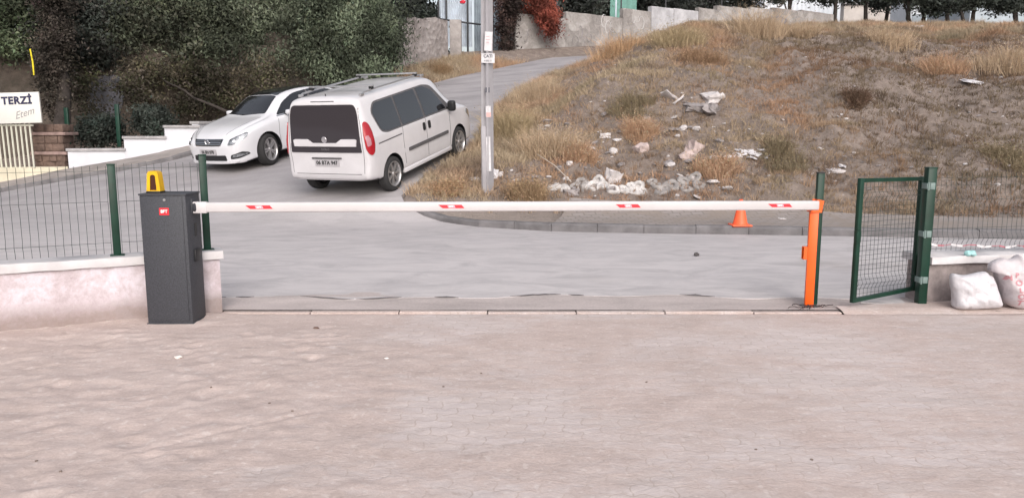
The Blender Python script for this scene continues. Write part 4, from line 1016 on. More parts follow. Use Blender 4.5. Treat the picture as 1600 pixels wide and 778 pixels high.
gr = patch('grille', poly=rpoly([(-.45, .705, .03), (-.40, .588, .04), (.40, .588, .04), (.45, .705, .03)]), m=M_dark, parent=sal, off=.009, **fr)
for z in (.617, .647, .677): patch('slat', poly=[(-.41, z - .004), (.41, z - .004), (.42, z + .004), (-.42, z + .004)], m=M_chrome, parent=gr, off=.014, depth=.006, **fr)
h0 = bv.ray_cast(Vector((4, 0, .648)), Vector((-1, 0, 0)))[0].x
mb = MB(); MXB = Matrix.Translation((h0 + .012, 0, .648)) @ Matrix.Rotation(R(90), 4, 'Y')
mb.lathe([(.060, 0), (.060, .012), (.068, .014), (.071, .006), (.071, 0)], 30, MXB)
for P in ([(-.03, .052), (0, .004), (.03, .052)], [(-.052, .02), (-.024, -.05), (0, -.004), (.024, -.05), (.052, .02)]):
    mb.tube([(h0 + .020, y, .648 + z) for y, z in P], .006, 5)
mb.build('badge', M_chrome, sal, 30)
patch('lower_intake', poly=rpoly([(-.52, .27), (.52, .27), (.50, .385), (-.50, .385)], .03), m=M_dark, parent=sal, off=.005, **fr)
patch('bumper_lip', poly=rpoly([(-.74, .215), (.74, .215), (.76, .262), (-.76, .262)], .02), m=M_paint, parent=sal, off=.022, depth=.03, **fr)
pl = patch('number_plate', poly=rpoly([(-.26, .40), (.26, .40), (.26, .512), (-.26, .512)], .008), m=M_plate, parent=sal, off=.014, flat=True, **fr)
wrap_text('lettering', '06 BN 078', .09, M_ptxt, pl, (2.6, 0, .455), (0, 1, 0), (0, 0, 1), (-1, 0, 0), .003, .022)
for s in (-1, 1):
    D = Vector((-.80, -s * .60, -.0)).normalized(); U = Vector((-D.y, D.x, 0)); sg = 1 if U.y * s > 0 else -1; org = Vector((2.05, s * .66, 0)) - D * 1.5
    hp = [(-.175, .585), (-.10, .70), (.05, .745), (.26, .80), (.30, .775), (.27, .715), (.15, .65), (-.05, .59)]
    hl = patch('head_lamp', bv, rpoly([(x * sg, z) for x, z in hp], .03), org, U, (0, 0, 1), D, M_headl, sal, .008, .05)
    for x, z in ((-.01, .665), (.145, .715)):
        patch('reflector', bv, rpoly([(sg * (x + .032 * math.cos(a)), z + .028 * math.sin(a)) for a in np.linspace(0, 6.28, 13)[:-1]], .01), org, U, (0, 0, 1), D, M_bright, hl, .013, .03, .006)
    fg = patch('fog_lamp', bv, rpoly([(x * sg, z) for x, z in [(-.15, .30), (-.13, .385), (.12, .435), (.24, .40), (.27, .355), (.05, .305)]], .03), org, U, (0, 0, 1), D, M_dark, sal, .007, .05)
    patch('chrome_bar', bv, rpoly([(x * sg, z) for x, z in [(-.11, .335), (-.08, .38), (.05, .40), (.22, .385), (.23, .365), (.02, .335)]], .01), org, U, (0, 0, 1), D, M_headl, fg, .011, .05, .006)
    sd_ = side(bv, s)
    patch('side_window', poly=rpoly([(-1.62, 1.02, .06), (.90, .975, .05), (.50, 1.20, .10), (.10, 1.33, .2), (-.6, 1.345, .2), (-1.15, 1.24, .15)], .06), m=M_glass, parent=sal, off=.005, **sd_)
    patch('window_chrome', poly=strip([(-1.60, 1.005), (-.3, .985), (.92, .96)], .016), m=M_chrome, parent=sal, off=.009, depth=.01, **sd_)
    patch('door_pillar', poly=strip([(-.28, .99), (-.36, 1.34)], .05), m=M_trim, parent=sal, off=.009, depth=.01, **sd_)
    for P in ([(.98, .30), (1.0, .6), (.93, .94)], [(-.26, .28), (-.27, .94)], [(-1.02, .42), (-1.25, .75), (-1.22, .96)]):
        patch('seam', poly=strip(P, .009), m=M_seam, parent=sal, off=.002, depth=.004, **sd_)
    for xh in (-.12, -1.05): patch('door_handle', poly=rpoly([(xh - .10, .80), (xh + .10, .80), (xh + .10, .83), (xh - .10, .83)], .012), m=M_chrome, parent=sal, off=.022, depth=.02, **sd_)
    mb = MB(); mb.rbox((.66, s * .985, 1.00), (.11, .17, .105), .04, seg=3); mi = mb.build('mirror', M_paint, sal, 40)
    mb = MB(); mb.rbox((.66, s * .90, .965), (.06, .10, .035), .01); mb.build('mirror_foot', M_dark, mi, 30)
patch('windscreen', poly=rpoly([(.46, -.47), (1.04, -.60), (1.13, 0), (1.04, .60), (.46, .47), (.47, 0)], .05), m=M_glass, parent=sal, off=.005, **top)
patch('roof_glass', poly=rpoly([(-.95, -.46), (.43, -.47), (.44, 0), (.43, .47), (-.95, .46)], .06), m=M_glass, parent=sal, off=.005, **top)
patch('rear_screen', poly=rpoly([(-1.85, -.50), (-1.02, -.46), (-1.02, .46), (-1.85, .50)], .06), m=M_glass, parent=sal, off=.005, **top)
for s in (-1, 1): patch('seam', poly=strip([(1.2, s * .64), (1.8, s * .58), (2.1, s * .46)], .009), m=M_seam, parent=sal, off=.002, depth=.004, **top)
for x in (-1.355, 1.355):
    for s in (-1, 1): wheel(sal, x, s * .80, .330, .225, s, (5, .020, .034), M_rim, steer=R(13) if x > 0 else 0, rr=.72)
# ------------------------------------------------------------------ left side: garden walls, sign, stone pillar
M_white = mat('white wall paint', (.62, .62, .66), .85, (1.6, .10), (14, .3, .01)); M_copg = mat('grey coping', (.36, .345, .35), .85, (5, .25))
M_cream = mat('cream wall paint', (.60, .55, .43), .85, (2, .15), (14, .3, .01)); M_bar = mat('cream painted steel', (.55, .54, .46), .5)
t = thing('garden_wall', at(200, 245, 20), 'low white garden wall stepping up with grey coping behind the saloon', 'wall')
Wp = [(105, 19.75, 228), (194, 20.15, 225), (259, 20.45, 209), (312, 20.85, 194.5), (340, 21.6, 192)]
def wall_seg(t, a, b, z1, mw, mc, th=.2, cap=.07, over=.05, base=-.6):
    a = Vector(a); b = Vector(b); u = (b - a).normalized(); L = (b - a).length; zb = min(Hs(*a), Hs(*b)) + base
    mb = MB(); wall_strip(mb, a, u, L, th, zb, z1 - cap, 0, .003, .4); mb.build('wall', mw, t, 30, True)
    if mc: mb = MB(); wall_strip(mb, a - u * .03, u, L + .06, th, z1 - cap + .003, z1, over, .002, .4); mb.build('coping', mc, t, 30, True)
pts = [at(p[0], 230, p[1]) for p in Wp]; tops = [at(150, 232, 19.95).z, at(226, 213, 20.3).z, at(285, 196, 20.65).z, at(325, 190, 21.2).z]
for i in range(4):
    a, b = pts[i].xy, pts[i + 1].xy; u = (b - a).normalized(); wall_seg(t, a + u * (.002 if i else 0), b, tops[i], M_white, M_copg)
a = at(340, 190, 21.6).xy; wall_seg(t, a, Vector((-6.6, 23.2)), tops[3] + .04, M_white, M_copg, base=-.8)
t = thing('garden_fence_post', at(104, 232, 19.9), 'dark green fence post at the low left end of the white garden wall', 'post', 'green posts behind the white wall')
q = at(104, 232, 19.95); mb = MB(); mb.rbox((q.x, q.y + .12, q.z + .45), (.10, .06, 1.15), .006); mb.build('post', M_green, t, 30, True)
t = thing('garden_fence_post', at(183, 224, 20.2), 'dark green fence post sticking up behind the middle of the white wall', 'post', 'green posts behind the white wall')
q = at(183, 224, 20.3); mb = MB(); mb.rbox((q.x, q.y + .12, q.z + .45), (.10, .06, 1.1), .006); mb.build('post', M_green, t, 30, True)
t = thing('street_wall', at(30, 285, 19), 'low cream street wall below the tailor sign', 'wall')
a = at(-160, 270, 18.1); b = at(106, 262, 19.7); zt = at(50, 262, 19.2).z
wall_seg(t, a.xy, b.xy, zt, M_cream, None, .5, .0)
t = thing('bar_gate', at(20, 262, 19), 'railing of thin cream steel bars under the white sign', 'railing')
mb = MB(); bars = [(-34 + i * 11.5) for i in range(-4, 0)] + [0 + i * 7.2 for i in range(-3, 8)]
mb = MB()
for i, bx in enumerate(bars):
    p0 = at(bx + 3, 262, 19.35); p1 = at(bx - 2, 190, 19.35); mb.tube([(p0.x, 19.35, zt - .01), (p0.x - .02, 19.35, p1.z)], .022, 6)
mb.build('bars', M_bar, t, 30, True)
mb = MB(); p0 = at(-60, 196, 19.35); p1 = at(52, 196, 19.35); mb.tube([p0, p1], .025, 6); mb.build('rail', M_bar, t, 30, True)
M_sign = mat('white sign board', (.66, .64, .60), .5, (3, .06)); M_navy = mat('navy paint', (.02, .02, .06), .5); M_pen = mat('grey script', (.28, .27, .27), .6)
p0 = at(-14, 193, 19.25); p1 = at(62, 145, 19.25); cx_, cz_ = (p0.x + p1.x) / 2, (p0.z + p1.z) / 2
t = thing('shop_sign', (cx_, 19.25, p0.z), 'white board sign with TERZİ in navy letters above the cream railing', 'sign'); t.rotation_euler = (0, R(-1.5), 0)
mb = MB(); mb.rbox((0, 0, cz_ - p0.z), (p1.x - p0.x, .05, p1.z - p0.z), .008); bo = mb.build('board', M_sign, t, 30)
text('lettering', 'TERZİ', .245, M_navy, bo, face_M((.08, -.028, cz_ - p0.z + .17), (0, -1, 0)), .002, .012, space=1.12)
text('lettering', 'Etem', .24, M_pen, bo, face_M((.22, -.028, cz_ - p0.z - .14), (0, -1, 0), (-.28, 0, 1)), .002, .0, .5)
# stone pillar
M_stone = mat('reddish rubble stone', (.15, .10, .08), .9, (4, .55), (9, .8, .05)); M_ledge = mat('pinkish stone slab', (.30, .21, .19), .9, (5, .35), (12, .5, .03))
p0 = at(52, 262, 19.75); p1 = at(100, 262, 19.75); cx_ = (p0.x + p1.x) / 2 + .05; wd = (p1.x - p0.x)
t = thing('stone_pillar', (cx_, 20.0, p0.z - .3), 'squat reddish stone pillar with jutting slabs beside the railing', 'pillar')
zz = zt - .05; ztop = at(75, 193, 19.75).z; k = 0
mb = MB(); ml = MB()
while zz < ztop - .02:
    h = random.choice((.13, .17, .20)); x = cx_ - wd / 2
    if k in (2, 5):
        ml.rbox((cx_ + random.uniform(-.02, .03), 20.0, zz + .045), (wd + .12, .62, .08), .015, rz=R(random.uniform(-3, 3))); zz += .09
    else:
        while x < cx_ + wd / 2 - .05:
            l = min(random.uniform(.16, .34), cx_ + wd / 2 - x); mb.rbox((x + l / 2, 20.0 + random.uniform(-.02, .02), zz + h / 2), (l - .012, .52, h - .012), .022); x += l
        zz += h
    k += 1
mb.box((cx_, 20.0, (zt + ztop) / 2 - .4), (wd - .06, .46, ztop - zt + .7))
mb.build('masonry', M_stone, t, 30, True); ml.build('slab', M_ledge, t, 30, True)
# yellow strip light / pipe on the trunk
p0 = at(53, 118, 21.2); p1 = at(47, 77, 21.2)
mb = MB(); mb.tube([p0, p0.lerp(p1, .5) + Vector((.02, 0, 0)), p1], [.018, .022, .018], 8); lone(mb, 'yellow_strip', mat('yellow ribbon', (.75, .62, .02), .5), p0, 'narrow bright yellow strip hanging in the dark trees above the sign', 'ribbon', smooth=True)
# ---- retaining wall
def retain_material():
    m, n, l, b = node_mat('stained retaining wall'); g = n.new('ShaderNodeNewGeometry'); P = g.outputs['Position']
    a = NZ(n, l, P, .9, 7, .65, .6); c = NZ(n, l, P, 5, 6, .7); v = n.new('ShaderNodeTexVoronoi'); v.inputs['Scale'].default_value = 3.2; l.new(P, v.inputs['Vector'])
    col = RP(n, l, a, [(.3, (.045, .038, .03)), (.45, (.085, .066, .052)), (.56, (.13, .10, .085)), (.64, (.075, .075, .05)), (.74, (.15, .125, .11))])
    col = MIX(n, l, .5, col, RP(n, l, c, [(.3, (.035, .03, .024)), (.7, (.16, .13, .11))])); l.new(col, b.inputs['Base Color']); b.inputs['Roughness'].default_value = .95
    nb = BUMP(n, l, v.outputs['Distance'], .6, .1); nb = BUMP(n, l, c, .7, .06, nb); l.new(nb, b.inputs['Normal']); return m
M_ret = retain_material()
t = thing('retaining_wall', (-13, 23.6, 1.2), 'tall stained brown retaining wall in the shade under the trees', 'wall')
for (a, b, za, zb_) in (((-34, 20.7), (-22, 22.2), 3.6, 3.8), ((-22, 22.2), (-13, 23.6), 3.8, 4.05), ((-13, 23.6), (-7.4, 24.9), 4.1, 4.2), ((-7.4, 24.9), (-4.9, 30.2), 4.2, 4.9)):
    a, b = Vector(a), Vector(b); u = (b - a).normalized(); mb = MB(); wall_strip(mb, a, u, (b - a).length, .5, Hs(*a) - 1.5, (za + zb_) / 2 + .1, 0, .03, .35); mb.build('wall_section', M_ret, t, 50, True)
p = [at(x, y, 23) for x, y in ((138, 128), (165, 118), (192, 122), (196, 150), (186, 186), (150, 190), (130, 176), (134, 150))]
mb = MB(); a, b = Vector((-13, 23.6)), Vector((-7.4, 24.9)); u = (b - a).normalized(); nrm = Vector((u.y, -u.x))
if nrm.y > 0: nrm = -nrm
def on_wall(px, py, a, b, off):
    lo = None; u_ = (px - 800) / FPX
    # ray in plan (x = k*y) against the wall line
    r = ray(px, py); kx = r[0] / r[1]; d = b - a; s = (kx * a.y - a.x) / (d.x - kx * d.y); q = a + d * s; z = CAM_H + r[2] / r[1] * q.y
    return Vector((q.x + nrm.x * off, q.y + nrm.y * off, z))
ra, rb = Vector((-22, 22.2)), Vector((-13, 23.6))
def wp(px, py, off):
    q = on_wall(px, py, a, b, off)
    return q if q.x > -13 else on_wall(px, py, ra, rb, off)
V0 = [wp(x, y, .045) for x, y in ((136, 130), (150, 121), (168, 116), (190, 120), (195, 150), (190, 172), (184, 190), (160, 196), (146, 188), (134, 170), (138, 150))]
V1 = [v - Vector((nrm.x, nrm.y, 0)) * .06 for v in V0]; nn = len(V0)
mb.add(V0 + V1, [tuple(range(nn)), tuple(range(nn, 2 * nn))[::-1]] + [(i, (i + 1) % nn, nn + (i + 1) % nn, nn + i) for i in range(nn)])
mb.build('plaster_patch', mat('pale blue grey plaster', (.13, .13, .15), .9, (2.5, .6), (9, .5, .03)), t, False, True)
# ---- upper walls and gate
def rubble_material(name, c1, c2, c3, sc=5):
    m, n, l, b = node_mat(name); g = n.new('ShaderNodeNewGeometry'); P = g.outputs['Position']
    v = n.new('ShaderNodeTexVoronoi'); v.inputs['Scale'].default_value = sc; l.new(P, v.inputs['Vector']); a = NZ(n, l, P, 1.3, 7, .7, .5); c = NZ(n, l, P, 9, 5, .7)
    col = RP(n, l, a, [(.35, c1), (.52, c2), (.66, c3)]); vb = n.new('ShaderNodeRGBToBW'); l.new(v.outputs['Color'], vb.inputs[0]); col = MIX(n, l, .5, col, vb.outputs[0], 'SOFT_LIGHT'); col = MIX(n, l, .3, col, RP(n, l, c, [(.3, tuple(x * .4 for x in c2)), (.7, tuple(min(1, x * 1.5) for x in c2))]))
    hs_ = n.new('ShaderNodeHueSaturation'); hs_.inputs['Saturation'].default_value = .55; l.new(col, hs_.inputs['Color'])
    l.new(hs_.outputs[0], b.inputs['Base Color']); b.inputs['Roughness'].default_value = .95
    nb = BUMP(n, l, v.outputs['Distance'], .6, .08); nb = BUMP(n, l, c, .5, .03, nb); l.new(nb, b.inputs['Normal']); return m
M_rub = rubble_material('mauve rubble wall', (.20, .15, .135), (.29, .23, .215), (.36, .30, .29)); M_gra = rubble_material('painted concrete wall', (.22, .18, .165), (.29, .25, .23), (.38, .345, .33), 2)
M_conc = mat('weathered concrete', (.33, .30, .29), .9, (3, .3), (15, .4, .02))
t = thing('stone_wall', (-3.7, 32.2, 4), 'mauve brown rubble stone wall left of the upper sheet metal gate', 'wall')
a, b = Vector((-5.1, 30.1)), Vector((-2.75, 34.1)); u = (b - a).normalized(); k = 4
for i in range(k):
    L = (b - a).length / k; q = a + u * L * i; z1 = [5.45, 5.85, 6.15, 6.3][i]; mb = MB(); wall_strip(mb, q, u, L, .4, Hs(*q) - 1.2, z1, 0, .035, .2); mb.build('wall_section', M_rub, t, 50, True)
q = at(712, 95, 34.5); zt2 = at(712, 31, 34.5).z
mb = MB(); mb.rbox((q.x, q.y + .2, (q.z - .5 + zt2) / 2), (.50, .45, zt2 - q.z + .5), .03); t2 = lone(mb, 'gate_pillar', M_conc, (q.x, q.y + .2, q.z - .5), 'square grey concrete gate pillar between stone wall and sheet metal gate', 'pillar', smooth=True)
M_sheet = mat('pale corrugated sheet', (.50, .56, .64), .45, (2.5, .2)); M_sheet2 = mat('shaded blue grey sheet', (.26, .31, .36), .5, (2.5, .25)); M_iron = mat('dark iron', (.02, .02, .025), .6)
def corrugated(name, a, b, z0, z1, m, parent, pitch=.09):
    a, b = Vector(a), Vector(b); u = (b - a).normalized(); n_ = Vector((u.y, -u.x)); L = (b - a).length; k = int(L / pitch * 4); mb = MB(); vs = []
    for th_ in (0, .01):
        for i in range(k + 1):
            q_ = a + u * L * i / k + n_ * (.025 * (1 if (i % 4) < 2 else -1) + th_); vs += [(q_.x, q_.y, z0), (q_.x, q_.y, z1)]
    o_ = 2 * (k + 1); fs = [(2 * i, 2 * i + 2, 2 * i + 3, 2 * i + 1) for i in range(k)] + [(o_ + 2 * i + 1, o_ + 2 * i + 3, o_ + 2 * i + 2, o_ + 2 * i) for i in range(k)]
    mb.add(vs, fs); return mb.build(name, m, parent, False, True)
t = thing('sheet_gate', (-2.2, 38, 5.5), 'tall pale blue corrugated metal gate behind the electricity pole', 'gate')
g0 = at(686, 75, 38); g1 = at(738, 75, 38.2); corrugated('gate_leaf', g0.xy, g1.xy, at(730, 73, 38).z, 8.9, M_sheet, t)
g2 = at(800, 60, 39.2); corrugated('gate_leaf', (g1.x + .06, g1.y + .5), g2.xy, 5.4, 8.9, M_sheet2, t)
mb = MB()
for px in (686, 698, 731, 770): p = at(px, 70, 37.8); mb.rbox((p.x, p.y, 7.0), (.09, .07, 4.0), .01)
p0, p1 = at(686, 30, 37.75), at(735, 37, 37.75); mb.tube([p0, p1], .04, 6); p0, p1 = at(735, 37, 37.75), at(800, 44, 38.6); mb.tube([p0, p1], .04, 6)
mb.build('gate_frame', M_iron, t, 30, True)
mb = MB(); p = at(723, 6, 37.6); crumple('red_rag', p, (.25, .2, .2), mat('red cloth', (.75, .03, .06), .6), 'small bright red rag tied high on the sheet metal gate', 'rag', 2, .5)
t = thing('graffiti_wall', (0.5, 36.8, 5.0), 'long stepped grey concrete wall with faded graffiti beyond the slope', 'wall')
wa = Vector((.15, 36.8)); wu = Vector((14.65, 10.2)); bounds = [0, .168, .375, .487, .58, .687, .771, .845, .93, 1.05, 1.2, 1.4]; tops_ = [7.0, 7.32, 7.8, 8.09, 8.12, 8.33, 8.58, 8.62, 8.75, 8.9, 9.0]
M_g2 = mat('whitewashed concrete', (.45, .44, .46), .9, (1.2, .35), (10, .5, .03))
for i in range(11):
    a = wa + wu * bounds[i]; b = wa + wu * bounds[i + 1]; u = (b - a).normalized(); mb = MB()
    wall_strip(mb, a + u * .01, u, (b - a).length - .02, .28, Hs(*a) - 1.0, tops_[i], 0, .012, .4); mb.build('wall_section', M_g2 if i in (3, 4) else M_gra, t, 50, True)
gn = Vector((wu.y, -wu.x)).normalized(); wun = wu.normalized(); M_spray = mat('grey spray paint', (.22, .20, .22), .8); M_spw = mat('white spray paint', (.55, .53, .54), .8)
rr = random.Random(3)
for s0, z0_, m_, cnt in ((.6, 6.0, M_spray, 4), (3.6, 6.2, M_spray, 4), (5.4, 6.9, M_spw, 3), (7.4, 7.2, M_spw, 3)):
    mb = MB()
    for i in range(cnt):
        cx0 = s0 + i * .28 + rr.uniform(-.05, .05); cz0 = z0_ + rr.uniform(-.22, .22) + .03 * i; ra_, rb_ = rr.uniform(.08, .2), rr.uniform(.14, .32); ph = rr.uniform(0, 6.28); sw = rr.uniform(3.5, 6)
        pts_ = []
        for j in range(15):
            th_ = ph + sw * j / 14; q = wa + wun * (cx0 + ra_ * math.cos(th_)) + gn * .006; pts_.append((q.x, q.y, cz0 + rb_ * math.sin(th_)))
        mb.tube(pts_, .018, 4, flat=.3)
    mb.build('graffiti', m_, t, False, True)
# ---- electricity pole
g = gnd(762, 300, 12, 18); pz = g.z - .3
M_pole = mat('pale pole concrete', (.36, .345, .365), .9, (2.5, .15), (30, .3, .005))
t = thing('utility_pole', (g.x, g.y, pz), 'tall concrete electricity pole with pasted notices beside the van', 'utility pole')
rzp = R(24); mb = MB()
for z0_, z1_, k0, k1 in ((0, 9, 1.0, .82),):
    def sec(k): return [(-.10 * k, -.075 * k), (.10 * k, -.075 * k), (.10 * k, -.035 * k), (.045 * k, -.02 * k), (.045 * k, .02 * k), (.10 * k, .035 * k), (.10 * k, .075 * k), (-.10 * k, .075 * k), (-.10 * k, .035 * k), (-.045 * k, .02 * k), (-.045 * k, -.02 * k), (-.10 * k, -.035 * k)]
    Rm = Matrix.Rotation(R(62), 4, 'Z'); a_ = [Rm @ Vector((x, y, z0_)) for x, y in sec(k0)]; b_2 = [Rm @ Vector((x, y, z1_)) for x, y in sec(k1)]
    mb.add(a_ + b_2, [tuple(range(12))[::-1], tuple(range(12, 24))] + [(i, (i + 1) % 12, 12 + (i + 1) % 12, 12 + i) for i in range(12)])
mb.build('shaft', M_pole, t, False)
def plate(name, px0, py0, px1, py1, m, tilt=0, off=.115, txt=None):
    D = g.y - off; a = at(px0, py0, D); b = at(px1, py1, D); mb = MB(); c = (a + b) / 2 - Vector((0, 0, 0))
    mb.rbox((0, 0, 0), (abs(b.x - a.x), .006, abs(a.z - b.z)), .002, M=Matrix.Rotation(R(tilt), 4, 'Y')); mb.v = [(v[0] + c.x, v[1] + c.y, v[2] + c.z) for v in mb.v]
    o = mb.build(name, m, t, False, True); return o, c - t.location
M_paper = mat('weathered paper', (.60, .58, .60), .7, (9, .2)); M_ink = mat('faded ink', (.10, .10, .12), .7)
o, c = plate('notice', 752, 84, 773, 99, M_paper, 1)
text('lettering', 'ÇATI', .072, M_ink, o, face_M((c.x, c.y - .005, c.z + .035), (0, -1, 0)), .001, .003)
text('lettering', '0 532 11', .038, M_ink, o, face_M((c.x, c.y - .005, c.z - .045), (0, -1, 0)), .001, .001)
o, c = plate('paper_bill', 757, 50, 769, 80, M_paper, 3); mb = MB()
for i, w_ in enumerate((.06, .08, .05)): mb.box((c.x - .01, c.y - .005, c.z + .08 - i * .05), (w_, .003, .012))
mb.build('print', mat('faded pink print', (.50, .32, .34), .7), o)
plate('paper_bill', 758, 137, 765, 145, M_ink, 0, .105); o, c = plate('paper_bill', 759, 166, 767, 184, M_paper, -2); plate('paper_bill', 760, 176, 767, 183, mat('pink paper', (.62, .36, .34), .7), 0, .122)
o, c = plate('paper_bill', 760, 214, 767, 268, M_paper, -1.5, .108)
mb = MB(); p = at(757, 190, g.y - .02)
mb.rbox((p.x + .01, g.y, pz + .3), (.30, .24, 1.7), .05, M=Matrix.Rotation(R(2), 4, 'Y') @ Matrix.Rotation(R(20), 4, 'Z')) if False else mb.rbox((g.x - .055, g.y, pz + .75), (.10, .20, 1.5), .03, M=Matrix.Rotation(R(-1), 4, 'Y'))
mb.build('base_sleeve', M_pole, t, 30, True)
# ------------------------------------------------------------------ vegetation
def tones(n, base, var, r): return np.clip(np.array(base)[None] * (1 + r.uniform(-var, var, (n, 1))) * (1 + r.uniform(-.08, .08, (n, 3))), 0, 1)
def leafquads(C, size, r, asp=.45, down=0.0, spread=None):
    n = len(C); d = r.normal(size=(n, 3)); d[:, 2] -= down; d /= np.linalg.norm(d, axis=1)[:, None]
    e = r.normal(size=(n, 3)); e -= (e * d).sum(1)[:, None] * d; e /= np.linalg.norm(e, axis=1)[:, None]
    s = size * r.uniform(.6, 1.4, (n, 1)); a = d * s; b = e * s * asp
    nn = np.cross(d, e) * s * .12
    V = np.stack([C - a, C + b + nn, C + a, C - b + nn], 1).reshape(-1, 3); F = np.arange(4 * n).reshape(n, 4); return V, F
def foliage(name, blobs, n, size, m, parent, base=(1, 1, 1), var=.35, seed=1, clump=.22, down=0., asp=.45, per=34, fill=.5):
    r = np.random.default_rng(seed); w_ = np.array([b[1][0] * b[1][2] + b[1][1] * .3 for b in blobs]); w_ = w_ / w_.sum(); nc = max(1, n // per)
    bi = r.choice(len(blobs), nc, p=w_); d = r.normal(size=(nc, 3)); d /= np.linalg.norm(d, axis=1)[:, None]
    rad = r.uniform(fill, 1.05, (nc, 1)); c0 = np.array([tuple(blobs[i][0]) for i in bi]); rr_ = np.array([blobs[i][1] for i in bi])
    C = c0 + d * rad * rr_; tn = tones(nc, base, var, r)
    k = r.integers(0, nc, n); sc = clump * r.uniform(.5, 1.5, (nc, 1))[k]
    P = C[k] + r.normal(size=(n, 3)) * sc * np.array([1, 1, .6 + down]); P[:, 2] -= down * np.abs(r.normal(size=n)) * clump * 1.5
    V, F = leafquads(P, size, r, asp, down * 1.5)
    mid = fbm(P[:, 0] * 1.3 + P[:, 1] * .5, P[:, 2] * 1.5 + P[:, 1] * .4, seed + 5, 3)[:, None]; mid = .55 + 1.2 * sst(.34, .68, mid)
    T = np.repeat(np.clip(tn[k] * mid * (1 + r.uniform(-.08, .08, (n, 1))), 0, 4), 4, 0)
    V = V - np.array(parent.location)
    return link(name, npmesh(name, V, F, T), m, parent)
def leaf_mat(name, col, rough=.75): m = mat(name, col, rough, attr=True, spec=.25); return m
M_leaf = leaf_mat('dull green leaves', (.094, .108, .074)); M_leafd = leaf_mat('deep green leaves', (.050, .058, .050)); M_leafr = leaf_mat('rust foliage', (.23, .065, .045)); M_ivy = leaf_mat('brown ivy', (.070, .058, .048))
M_leafw = leaf_mat('grey green leaves', (.108, .130, .088))
M_bark = mat('dark bark', (.045, .036, .032), .95, (6, .4), (14, .8, .03))
def tree(name, base, blobs, n, size, m, label, cat='tree', group=None, seed=1, tr=.16, base_tone=(1, 1, 1), var=.32, clump=.24, down=0., asp=.45, fill=.35, limbs=True):
    base = Vector(base); t = thing(name, base, label, cat, group); mb = MB(); r = random.Random(seed); top_ = max(blobs, key=lambda b: b[0][2])[0]
    k = 7; P = [base + (Vector(top_) - base) * (i / k) * .92 + Vector((r.uniform(-.12, .12), r.uniform(-.12, .12), 0)) * (1 if i else 0) for i in range(k + 1)]; P[0] = base - Vector((0, 0, .3))
    mb.tube(P, [tr * (1.25 - .95 * i / k) for i in range(k + 1)], 9)
    if limbs:
        for b in blobs:
            s_ = P[min(k, 2 + int(r.uniform(0, 3)))]; e_ = Vector(b[0]); mid = s_.lerp(e_, .5) + Vector((0, 0, .25)); mb.tube([s_, mid, e_], [tr * .45, tr * .3, tr * .1], 6)
            for _ in range(3):
                dd = Vector((r.uniform(-1, 1) * b[1][0], r.uniform(-1, 1) * b[1][1], r.uniform(-.7, .7) * b[1][2])); mb.tube([mid, e_.lerp(mid, .3) + dd * .4, e_ + dd * .8], [tr * .22, tr * .14, tr * .04], 5)
    mb.build('trunk', M_bark, t, 40, True)
    foliage('crown', [(Vector(b[0]), b[1]) for b in blobs], n, size, m, t, base_tone, var, seed, clump, down, asp, fill=fill); return t
def B_(px, py, D, rx, ry, rz): return (at(px, py, D), (rx, ry, rz))
def tbase(px, D): q = at(px, 100, D); return (q.x, D, Hs(q.x, D))
G1 = 'shade trees above the retaining wall'
tree('broadleaf_tree', tbase(540, 27.5), [B_(565, 35, 27, 1.6, 1.5, 1.2), B_(500, 20, 26.6, 1.6, 1.4, 1.1), B_(600, 62, 27, .85, .9, 1.05), B_(460, 75, 26, 1.0, .9, .75), B_(525, 92, 26.2, 1.1, .9, .75), B_(575, 100, 26.4, .75, .7, .7), B_(540, -70, 27.5, 2.6, 2, 1.5)], 62000, .062, M_leafw,
     'large grey green tree with drooping foliage above the van roof', group=G1, seed=3, down=.55, asp=.3, clump=.22)
tree('broadleaf_tree', tbase(380, 26.3), [B_(400, 30, 25.6, 1.6, 1.3, 1.2), B_(330, 15, 25, 1.4, 1.2, 1.0), B_(425, 92, 25.2, .9, .8, .5), B_(350, 70, 24.6, .9, .8, .5), B_(370, -70, 26, 2.4, 1.8, 1.4)], 42000, .062, M_leaf,
     'dull green tree hanging over the saloon car', group=G1, seed=5, down=.4, asp=.35)
tree('broadleaf_tree', tbase(235, 25.3), [B_(250, 25, 24.6, 1.5, 1.2, 1.0), B_(200, 50, 24.2, .9, .8, .55), B_(290, 65, 24.4, .8, .8, .45), B_(240, -70, 25, 2.2, 1.6, 1.4)], 32000, .062, M_leaf,
     'dull green tree above the pale plaster patch of the wall', group=G1, seed=8, base_tone=(.85, .8, .8), down=.3)
tree('broadleaf_tree', tbase(130, 24.6), [B_(130, 20, 24, 1.4, 1.1, 1.0), B_(95, 70, 23, .9, .8, .7), B_(150, 85, 23.4, .6, .6, .4), B_(130, -70, 24.4, 2.0, 1.5, 1.4)], 32000, .058, M_leafd,
     'very dark tree between the sign and the plaster patch', group=G1, seed=11, base_tone=(1.2, 1.0, 1.0))
tree('broadleaf_tree', tbase(10, 24), [B_(20, 10, 23.4, 1.5, 1.2, 1.0), B_(-30, 40, 23, 1.2, 1, .9), B_(20, 62, 22.8, .7, .7, .4), B_(0, -70, 24, 2.0, 1.5, 1.4)], 30000, .06, M_leaf,
     'green tree at the far left above the tailor sign', group=G1, seed=13, base_tone=(.85, .95, .8))
tree('broadleaf_tree', tbase(-130, 24), [B_(-110, 20, 23.2, 1.7, 1.2, 1.1), B_(-180, 60, 23, 1.2, 1, 1.0), B_(-140, -60, 24, 2.4, 1.5, 1.5)], 24000, .065, M_leaf, 'green tree outside the left edge of the photo', group=G1, seed=14)
